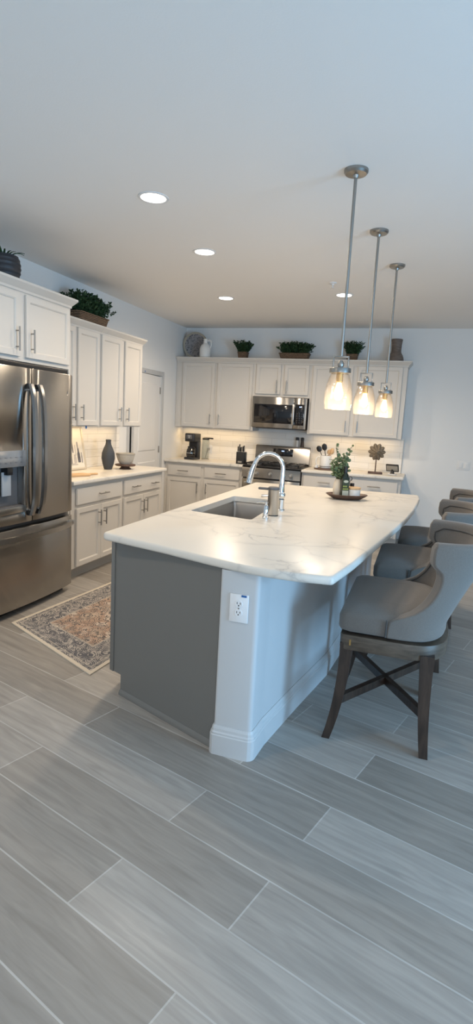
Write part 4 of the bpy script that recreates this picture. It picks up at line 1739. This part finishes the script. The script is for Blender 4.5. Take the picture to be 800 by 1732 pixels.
# ------------------------------------------------------------------ things on top of the range wall cabinets
pm = plate_mat()
pl_ = thing('decorative_plate', 'large round grey patterned plate leaning in the corner above cabinets', 'plate', (.196, -.075, TZ + .001))
rot = Matrix.Translation((0, -.02, .190)) @ Matrix.Rotation(R(8), 4, 'Z') @ Matrix.Rotation(R(97), 4, 'X')
fc_ = MB().lathe([(0, .002), (.10, .003), (.162, .012), (.162, .004), (.10, -.004), (0, -.005)], seg=48)
o = fc_.build('plate_face', pm, pl_)
o.matrix_local = rot
o = MB().lathe([(.160, .013), (.168, .017), (.188, .018), (.190, .012), (.182, .004), (.160, .001)], seg=48, cap=False).build('rim', plain('plate_rim', (.36, .32, .25), .6), pl_)
o.matrix_local = rot
jg = thing('jug', 'white ceramic jug with loop handle beside the patterned plate', 'jug', (.405, -.24, TZ))
MB().lathe([(0, 0), (.066, 0), (.078, .012), (.082, .07), (.080, .130), (.066, .168), (.040, .192), (.030, .204), (.028, .250), (.034, .262), (.029, .261), (.022, .24), (0, .23)], seg=36).build('body', M_white, jg)
MB().tube([(.027, 0, .236), (.055, 0, .246), (.084, 0, .228), (.090, 0, .185), (.076, 0, .130)], [.010, .011, .011, .010, .009], 12).build('handle', M_white, jg)
single('wooden_vase', MB().lathe([(0, 0), (.098, 0), (.104, .02), (.100, .05), (.088, .085), (.068, .115), (.062, .140), (.064, .22), (.072, .285), (.068, .290), (.054, .284), (.048, .22), (0, .18)], seg=36), M_greywood,
       'brown wooden vase on the cabinet end beyond the pendants', 'vase', (3.045, -.17, TZ))

# ------------------------------------------------------------------ range wall worktop things
CZ = .9105
cm = thing('coffee_maker', 'black drip coffee maker with glass carafe in the worktop corner', 'coffee maker', (.315, -.36, CZ), R(-6))
cm.scale = (.86, .92, 1)
MB().prism(rounded([(-.095, -.12), (.095, -.12), (.095, .13), (-.095, .13)], .04, 5), 0, .030, .006).build('base', M_blackpl, cm)
MB().prism(rounded([(-.090, .03), (.090, .03), (.090, .125), (-.090, .125)], .02, 4), .03, .27, .004).build('reservoir', M_blackpl, cm)
hd = MB().prism(rounded([(-.095, -.115), (.095, -.115), (.095, .128), (-.095, .128)], .045, 5), .255, .375, .012).build('brew_head', M_blackpl, cm)
MB().box(-.055, .055, -.1175, -.112, .295, .355, .004).build('control_panel', M_grey, hd)
MB().lathe([(0, .006), (.012, .006), (.012, 0)], seg=16, mat=Matrix.Translation((0, -.117, .315)) @ Matrix.Rotation(R(90), 4, 'X')).build('button', M_steel2, hd)
ht = MB()
ht.box(-.025, .025, -.1185, -.1168, .338, .342)
ht.box(-.018, .018, -.1185, -.1168, .330, .3325)
ht.build('panel_print', M_whitep, hd)
MB().box(-.100, -.088, -.07, .05, .27, .36, .004).build('side_trim', M_steel2, cm)
ca = MB().lathe([(0, .032), (.066, .032), (.078, .055), (.080, .095), (.070, .140), (.054, .165), (.054, .172), (0, .172)], 0, -.04, 30).build('carafe', plain('smoked_glass', (.015, .013, .012), .05, spec=.7), cm)
MB().lathe([(.056, .170), (.058, .185), (.03, .195), (0, .196)], 0, -.04, 24).build('lid', M_blackpl, ca)
MB().tube([(.050, -.06, .165), (.098, -.075, .160), (.112, -.08, .120), (.100, -.075, .075), (.076, -.06, .070)], .010, 10).build('handle', M_blackpl, ca)
MB().lathe([(.070, .030), (.072, .0335), (0, .034)], 0, -.04, 28).build('warming_plate', M_steel2, cm)
MB().lathe([(.082, .088), (.082, .098)], 0, -.04, 30, cap=False).build('carafe_band', M_steel2, ca)
kt = thing('kettle_jug', 'clear glass jug with black lid handle behind the coffee maker', 'jug', (.455, -.19, CZ))
MB().lathe([(0, .002), (.052, .002), (.058, .02), (.055, .22), (.050, .29), (.047, .29), (.052, .22), (.054, .025), (0, .010)], seg=28).build('body', M_clear, kt)
MB().lathe([(.051, .288), (.053, .31), (.03, .322), (0, .323)], seg=24).build('lid', M_blackpl, kt)
MB().box(.030, .115, -.012, .012, .300, .322, .006).build('handle', M_blackpl, kt)
MB().lathe([(.060, 0), (.062, .012), (.054, .016)], seg=24, cap=False).build('base_ring', M_steel2, kt)
cd = MB().tube([(.46, -.05, .965), (.47, -.035, 1.0), (.455, -.0235, 1.030)], .0045, 8)
single('power_plug', MB().box(-.014, .014, -.030, 0, -.012, .012, .004).tube([(0, -.028, 0), (0, -.05, -.01), (-.02, -.06, -.08), (-.045, -.03, -.1425), (-.06, .02, -.1425)], .0035, 8), M_blackpl,
       'black power plug and cord in the tiled wall outlet', 'plug', (.445, -.021, 1.0555))

kb = thing('knife_block', 'black knife block with white label plate beside the range', 'knife block', (1.115, -.50, CZ), R(-4))
lean = Matrix.Identity(4)
ms = [(-.058, -.055), (.058, -.055), (.058, .060), (-.058, .060)]
bl = MB().prism(rounded(ms, .006, 2), 0, .165, .004)
bl.build('block', M_blackpl, kb)
MB().box(-.030, .030, -.0575, -.0548, .018, .040, .001).build('label_plate', M_steel2, kb)
rd = random.Random(2)
kp = [(-.042, -.03, .075), (-.020, -.03, .105), (.004, -.03, .070), (.028, -.03, .078), (.044, -.03, .090), (-.03, .015, .055), (.012, .02, .050)]
klab = ['black handled knife at the outer edge of the block', 'black handled knife standing tallest in the block', 'black handled knife in the middle slot of the block', 'black handled knife between middle and range-side slots', 'black handled knife in the slot closest to the range', 'black handled knife in the rear row near the outer edge', 'black handled knife in the rear row towards the range']
for (kx, ky, kh), lb in zip(kp, klab):
    c, s_ = math.cos(R(-4)), math.sin(R(-4))
    kn = thing('knife', lb, 'knife', (1.115 + kx * c - ky * s_, -.50 + kx * s_ + ky * c, CZ + .1655), R(-4), 'knives in the block')
    MB().prism(rounded([(-.007, -.010), (.007, -.010), (.007, .010), (-.007, .010)], .003, 2), .008, kh, .003).build('handle', M_blackpl, kn)
    MB().box(-.0055, .0055, -.009, .009, 0, .009, .001).build('bolster', M_steel2, kn)

# shakers on the range backguard
for x, lb, body in ((1.792, 'glass salt shaker with black cap on the range backguard', M_white), (1.868, 'dark pepper shaker with black cap on the range backguard', plain('peppercorns', (.05, .035, .03), .6))):
    s_ = thing('shaker', lb, 'shaker', (x, -.045, 1.1755), 0, 'shakers on the range')
    MB().lathe([(0, 0), (.026, 0), (.027, .004), (.024, .05), (.020, .095), (0, .095)], seg=24).build('jar', plain('salt_glass', (.62, .60, .56), .15) if body is M_white else body, s_)
    MB().lathe([(.022, .094), (.023, .098), (.023, .128), (.018, .136), (0, .137)], seg=24).build('cap', M_blackpl, s_)

# utensil crock on a round board
single('round_board', MB().lathe([(0, 0), (.168, 0), (.172, .006), (.170, .016), (.160, .018), (0, .018)], seg=44), M_walnut, 'round brown wooden board under the utensil crock', 'board', (2.285, -.33, CZ))
ck = thing('utensil_crock', 'white ceramic mug crock full of spoons next to the range', 'crock', (2.265, -.335, CZ + .0185))
MB().lathe([(0, 0), (.066, 0), (.074, .008), (.077, .05), (.077, .165), (.074, .170), (.071, .165), (.070, .02), (0, .014)], seg=36).build('body', M_white, ck)
MB().tube([(-.074, -.01, .145), (-.105, -.015, .152), (-.128, -.02, .120), (-.128, -.02, .070), (-.108, -.015, .035), (-.075, -.01, .035)], .009, 10).build('handle', M_white, ck)
MB().lathe([(.0755, .018), (.0775, .022), (.0775, .004 + .02), (.0755, .028)], seg=36, cap=False).build('foot_band', M_grey, ck)


def spoon(name, label, base, tip, bowl, mat, w=.030, l=.045, slot=False):
    b, tp = Vector(base), Vector(tip)
    d = (tp - b).normalized()
    t = thing(name, label, 'utensil', base)
    MB().tube([Vector((0, 0, 0)), (tp - b)], [.0055, .0050], 8).build('handle', mat, t)
    s = d.cross(Vector((0, 1, 0))).normalized()
    up = s.cross(d)
    rows = []
    for j in range(9):
        v = -1 + 2 * j / 8
        hw = math.sqrt(max(0, 1 - v * v)) * w + .001
        c = (tp - b) + d * (l + v * l)
        rows.append([c + s * hw * k + up * (.010 * (k * k - 1)) for k in (-1, -.5, 0, .5, 1)] + [c + s * hw * k + up * (.010 * (k * k - 1) - .004) for k in (1, .5, 0, -.5, -1)])
    MB().grid([[tuple(p) for p in r] for r in rows], True, True).build('bowl', mat, t, 60)


cx, cy, cz = 2.265, -.335, CZ + .0185
spoon('serving_spoon', 'black slotted spoon leaning out over the crock handle', (cx + .01, cy, cz + .03), (cx - .075, cy - .03, cz + .215), 0, M_blackpl, .034, .045)
spoon('serving_spoon', 'tall black ladle spoon rising from the crock', (cx + .015, cy + .02, cz + .03), (cx - .018, cy - .02, cz + .235), 0, M_blackpl, .034, .050)
spoon('wooden_spoon', 'pale wooden spoon in the middle of the crock', (cx - .01, cy + .02, cz + .03), (cx + .030, cy + .01, cz + .185), 0, M_maple, .026, .036)
spoon('wooden_spoon', 'pale wooden spatula leaning toward the eucalyptus', (cx - .02, cy, cz + .03), (cx + .066, cy - .01, cz + .19), 0, M_maple, .022, .034)
spoon('wooden_spoon', 'pale wooden spoon leaning farthest out of the crock', (cx - .03, cy - .01, cz + .03), (cx + .058, cy + .03, cz + .215), 0, M_maple, .024, .032)
single('salt_cellar', MB().lathe([(0, 0), (.024, 0), (.026, .006), (.024, .036), (.020, .040), (0, .041)], seg=22), M_white, 'tiny white pot on the round board edge beside the range', 'pot', (2.150, -.385, CZ + .0185))

# flower sculpture
fs = thing('flower_sculpture', 'carved bronze flower sculpture on a stem with dark block base', 'sculpture', (2.935, -.40, CZ), R(6))
MB().box(-.092, .092, -.048, .048, 0, .026, .004).build('base', M_walnut, fs)
MB().cyl((0, 0, .024), (0, 0, .20), .0075, seg=12).build('stem', M_walnut, fs)
M_petal = plain('aged_bronze', (.20, .155, .105), .55, .35, vary=.35, vscale=26, bump=.5, bscale=40)
fcx = Vector((0, 0, .285))
for ring, (cnt, rad, sz, oy) in enumerate(((10, .076, .036, 0.0), (8, .050, .032, -.012), (6, .026, .026, -.024))):
    for i in range(cnt):
        a = 2 * PI * i / cnt + ring * .3
        pmb = MB()
        c = fcx + Vector((math.cos(a) * rad, oy, math.sin(a) * rad))
        rr = Vector((math.cos(a), 0, math.sin(a)))
        tt = Vector((-math.sin(a), 0, math.cos(a)))
        rows = []
        for j in range(7):
            v = -1 + 2 * j / 6
            hw = math.sqrt(max(0, 1 - v * v * .96)) * sz * .72
            q = c + rr * v * sz
            rows.append([q + tt * hw * k + Vector((0, -.010 * (1 - k * k) + .008 * v, 0)) for k in (-1, -.5, 0, .5, 1)] + [q + tt * hw * k + Vector((0, .006, 0)) for k in (1, .5, 0, -.5, -1)])
        pmb.grid([[tuple(p) for p in r] for r in rows], True, True).build('petal', M_petal, fs, 60)
MB().ball((0, -.035, .285), .018, 1, .7, 1, 2).build('flower_centre', M_petal, fs)

# tilted tablet on a black stand
ts = thing('tablet_stand', 'small black stand holding a tilted screen at the worktop end', 'tablet', (3.150, -.36, CZ), R(-8))
MB().prism(rounded([(-.055, -.045), (.055, -.045), (.055, .045), (-.055, .045)], .015, 3), 0, .012, .003).build('base', M_whitep, ts)
MB().tube([(0, .01, .010), (0, .015, .045), (0, 0, .075)], [.03, .020, .018], 12).build('neck', M_blackpl, ts)
tm = Matrix.Translation((0, -.005, .085)) @ Matrix.Rotation(R(38), 4, 'X')
sc = MB().box(-.082, .082, -.014, .014, -.052, .062, .008, mat=tm).build('screen_housing', M_blackpl, ts)
MB().box(-.072, .072, -.0165, -.0135, -.030, .052, .001, mat=tm).build('screen', plain('pale_screen', (.40, .36, .30), .25), sc)

# ------------------------------------------------------------------ side wall worktop things
fp = thing('framed_print', 'cream framed print of grey sketched jars leaning on the side wall', 'picture', (.020, -3.02, CZ), 0)
fm = Matrix.Translation((.085, 0, .000)) @ Matrix.Rotation(R(-10), 4, 'Y')
fr = MB()
hw, hh, th = .235, .455, .020
fr.box(0, th, -hw, -hw + .022, .001, hh, .003, mat=fm)
fr.box(0, th, hw - .022, hw, .001, hh, .003, mat=fm)
fr.box(0, th, -hw + .02, hw - .02, .001, .023, .003, mat=fm)
fr.box(0, th, -hw + .02, hw - .02, hh - .022, hh, .003, mat=fm)
fr.build('frame', plain('frame_cream', (.58, .53, .45), .45), fp)
MB().box(.002, .010, -hw + .018, hw - .018, .02, hh - .018, mat=fm).build('print_sheet', plain('print_paper', (.72, .69, .63), .6), fp)
ink = [plain('ink_dark', (.10, .10, .12), .7), plain('ink_mid', (.26, .26, .28), .7), plain('ink_light', (.45, .43, .42), .7)]
# jars, jugs and utensil handles: plain silhouettes printed on the sheet
sil = [(-.155, .07, .035, .13, 0), (-.085, .075, .042, .10, 1), (-.015, .065, .030, .16, 1), (.055, .07, .045, .09, 2), (.125, .075, .045, .15, 0), (.175, .07, .020, .11, 1), (.01, .05, .15, .02, 2)]
for (y, z, w_, h_, c) in sil:
    k = MB()
    pts = [(-.5, 0), (.5, 0), (.58, .25), (.5, .62), (.30, .75), (.28, 1), (-.28, 1), (-.30, .75), (-.5, .62), (-.58, .25)]
    k.add([fm @ Vector((.0106, y + a_ * w_, z + b_ * h_)) for a_, b_ in pts] + [fm @ Vector((.0098, y + a_ * w_, z + b_ * h_)) for a_, b_ in pts],
          [tuple(range(10))] + [(i, (i + 1) % 10, 10 + (i + 1) % 10, 10 + i) for i in range(10)])
    k.build('printed_jar', ink[c], fp, 0)
for (y, z0, z1, w_, c) in [(-.11, .16, .28, .012, 1), (-.05, .20, .34, .014, 0), (-.02, .22, .37, .010, 1), (.03, .18, .30, .016, 0), (.075, .15, .26, .012, 2), (.12, .22, .29, .02, 1)]:
    MB().box(.0098, .0107, y - w_ / 2, y + w_ / 2, z0, z1, mat=fm).build('printed_utensil', ink[c], fp, 0)
single('slate_vase', MB().lathe([(0, 0), (.040, 0), (.044, .006), (.060, .06), (.072, .12), (.068, .175), (.050, .225), (.032, .265), (.027, .295), (.030, .318), (.027, .320), (.022, .295), (.02, .27), (0, .25)], seg=36), M_slate,
       'matte slate blue bottle vase beside the framed print', 'vase', (.275, -2.62, CZ))
st_ = single('pedestal_board', MB().lathe([(0, 0), (.062, 0), (.064, .006), (.050, .018), (.046, .028), (.104, .034), (.112, .040), (.112, .050), (.106, .054), (0, .054)], seg=40), M_walnut,
             'low brown wooden pedestal board under the grey bowl', 'stand', (.385, -2.44, CZ))
bw = thing('bowl', 'speckled grey stoneware bowl on the wooden pedestal board', 'bowl', (.385, -2.44, CZ + .0545))
MB().lathe([(0, 0), (.060, 0), (.064, .004), (.086, .045), (.102, .098), (.104, .118), (.101, .120), (.097, .112), (.080, .05), (.055, .014), (0, .010)], seg=40).build('body', M_stone, bw)
MB().lathe([(.1035, .100), (.1055, .106), (.1055, .118), (.1030, .121), (.1005, .120)], seg=40, cap=False).build('rim_band', plain('bowl_rim', (.36, .33, .28), .5), bw)
M_board = plain('pale_board_wood', (.62, .40, .21), .5, vary=.12, vscale=14)
pb_ = thing('cutting_board', 'small maple paddle board lying near the refrigerator', 'board', (.42, -3.40, CZ), R(74))
MB().prism(rounded([(-.17, -.075), (.09, -.075), (.13, -.026), (.13, .026), (.09, .075), (-.17, .075)], .02, 4), 0, .018, .004).build('paddle', M_board, pb_)
MB().prism(rounded([(.125, -.020), (.235, -.018), (.235, .018), (.125, .020)], .010, 3), .001, .017, .004).build('handle', M_board, pb_)

# ------------------------------------------------------------------ tray on the island
TX, TY, T0 = 2.935, -3.28, .9105
tr = MB()
rings = []
for a_, b_, z in ((.100, .070, 0), (.108, .078, .003), (.148, .106, .026), (.166, .122, .040), (.163, .119, .044), (.148, .106, .036), (.102, .072, .012)):
    rings.append([(a_ * (1 + .05 * math.cos(2 * p)) * math.cos(p), b_ * math.sin(p), z) for p in [2 * PI * i / 40 for i in range(40)]])
tr.grid(rings, True)
tr.add(rings[0], [tuple(range(40))[::-1]])
tr.add(rings[-1], [tuple(range(40))])
single('wooden_tray', tr, M_walnut, 'oval dark wooden tray holding bottle and canister on the island', 'tray', (TX, TY, T0), R(17))
ZT = T0 + .0125


def on_tray(dx, dy):
    c, s = math.cos(R(17)), math.sin(R(17))
    return TX + dx * c - dy * s, TY + dx * s + dy * c


x, y = on_tray(-.030, -.034)
ob = thing('oil_bottle', 'dark oil bottle with green and cream label standing on the tray', 'bottle', (x, y, ZT), R(25))
M_bg = plain('dark_green_glass', (.010, .016, .008), .08, spec=.6)
MB().prism(rounded([(-.030, -.030), (.030, -.030), (.030, .030), (-.030, .030)], .006, 3), 0, .175, .004).build('body', M_bg, ob)
MB().lathe([(.0295, .172), (.026, .190), (.014, .212), (.0125, .250)], seg=24).build('neck', M_bg, ob)
MB().lathe([(.016, .212), (.0165, .258), (.014, .262), (0, .262)], seg=20).build('cap', M_black, ob)
lab = MB().box(-.0265, .0265, -.0312, -.0298, .010, .155, .0003).build('label', plain('label_green', (.028, .042, .016), .6), ob)
MB().box(-.0255, .0255, -.0318, -.0311, .012, .065).build('label_panel', plain('label_cream', (.50, .50, .40), .6), lab)
lg = MB()
for i in range(7):
    lg.ball((-.018 + (i % 4) * .012, -.0315, .078 + (i // 4) * .022), .006, 1, .12, 1.2, 1)
lg.build('label_olives', plain('label_olive', (.33, .38, .08), .6), lab)
MB().lathe([(0, .0004), (.020, .0004), (.020, 0)], seg=24, mat=Matrix.Translation((0, -.0312, .140)) @ Matrix.Rotation(R(90), 4, 'X') @ Matrix.Diagonal((1, .55, 1, 1))).build('label_medallion', plain('label_cream', (.50, .50, .40), .6), lab)

x, y = on_tray(.054, -.016)
cn = thing('canister', 'short white canister with pale wooden lid on the tray', 'canister', (x, y, ZT))
MB().lathe([(0, 0), (.050, 0), (.053, .004), (.053, .074), (.050, .076), (0, .076)], seg=36).build('body', M_white, cn)
MB().lathe([(.054, .0765), (.0555, .080), (.0555, .090), (.052, .093), (0, .093)], seg=36).build('lid', M_maple, cn)

x, y = on_tray(.028, .062)
cdy = thing('shaker_caddy', 'black wire caddy with loop handle behind the canister', 'caddy', (x, y, ZT), R(15))
cc = MB()
cc.tube([(-.042, 0, .004), (.042, 0, .004)], .0025, 8)
cc.tube([(0, 0, .004), (0, 0, .135)] + [(.018 * math.sin(a_), 0, .150 - .018 * math.cos(a_) + .003) for a_ in [2 * PI * i / 12 for i in range(1, 12)]], .0025, 8)
for s in (-.022, .022):
    cc.tube([(s + .021 * math.cos(a_), .021 * math.sin(a_), .030) for a_ in [2 * PI * i / 16 for i in range(16)]], .002, 6, True)
    cc.tube([(s, -.021, .030), (s, -.021, .002), (s, .021, .002), (s, .021, .030)], .002, 6)
cc.build('wire_frame', M_black, cdy)
for s, lb, mt in ((-.022, 'glass shaker of brown seasoning with black lid in the wire caddy', plain('seasoning', (.16, .06, .03), .6)), (.022, 'glass shaker of white salt with black lid in the wire caddy', plain('salt', (.66, .65, .63), .6))):
    c, s2_ = math.cos(R(15)), math.sin(R(15))
    sk_ = thing('shaker', lb, 'shaker', (x + s * c, y + s * s2_, ZT + .0045), 0, 'shakers in the tray caddy')
    MB().lathe([(0, 0), (.0175, 0), (.018, .003), (.018, .078), (.015, .088), (0, .088)], seg=22).build('jar', M_clear, sk_)
    MB().lathe([(0, .003), (.0155, .003), (.0155, .055), (0, .056)], seg=20).build('contents', mt, sk_)
    MB().lathe([(.0165, .084), (.0178, .088), (.0178, .110), (.015, .113), (0, .113)], seg=22).build('lid', M_black, sk_)

x, y = on_tray(-.078, .022)
ev = thing('eucalyptus_vase', 'cream vase of eucalyptus stems behind the oil bottle', 'potted plant', (x, y, ZT))
MB().lathe([(0, 0), (.030, 0), (.035, .01), (.038, .07), (.032, .115), (.024, .140), (.026, .150), (.022, .149), (.020, .13), (0, .10)], seg=32).build('vase', plain('cream_glaze', (.66, .60, .50), .4), ev)
stm, lvs = MB(), MB()
rd = random.Random(11)
cv = Vector((0, 0, 0))
tops = [((-.025, -.02, .39), 9), ((.10, .0, .385), 9), ((.045, -.02, .32), 8), ((.00, -.03, .30), 8), ((.06, -.05, .27), 7), ((.085, .03, .30), 8), ((-.055, .01, .28), 6), ((.03, .04, .30), 7), ((.085, -.03, .21), 5), ((.01, -.06, .23), 6), ((-.03, -.05, .24), 6)]
for (tx, ty, tz), nl in tops:
    p0 = Vector((0, 0, .12))
    p1 = Vector((tx * .35, ty * .35, .12 + (tz - .12) * .55))
    tx, tz = tx - .012, .12 + (tz - .12) * 1.16
    p2 = Vector((tx, ty, tz))
    pts = [p0 * (1 - u) ** 2 + p1 * 2 * u * (1 - u) + p2 * u * u for u in [k / 8 for k in range(9)]]
    stm.tube(pts, [.0022] * 8 + [.0010], 5)
    for i in range(nl * 2):
        u = .28 + .72 * (i + 1) / (nl * 2)
        q = p0 * (1 - u) ** 2 + p1 * 2 * u * (1 - u) + p2 * u * u
        a_ = rd.uniform(0, 2 * PI)
        d = Vector((math.cos(a_), math.sin(a_), rd.uniform(-.2, .7))).normalized()
        sz = (.024 if tz < .34 else .019) * (1.15 - .5 * u) * rd.uniform(.8, 1.15)
        s = d.cross(Vector((rd.uniform(-.4, .4), rd.uniform(-1, -.2), rd.uniform(-.3, .6)))).normalized()
        c = q + d * sz * 1.1
        nn = d.cross(s) * sz * .18
        lvs.add([c + d * sz * math.cos(b_) + s * sz * .85 * math.sin(b_) + nn * math.cos(2 * b_) for b_ in [2 * PI * k / 10 for k in range(10)]], [tuple(range(10))])
stm.build('stems', M_stem, ev)
lvs.build('leaves', M_euc, ev, 0)
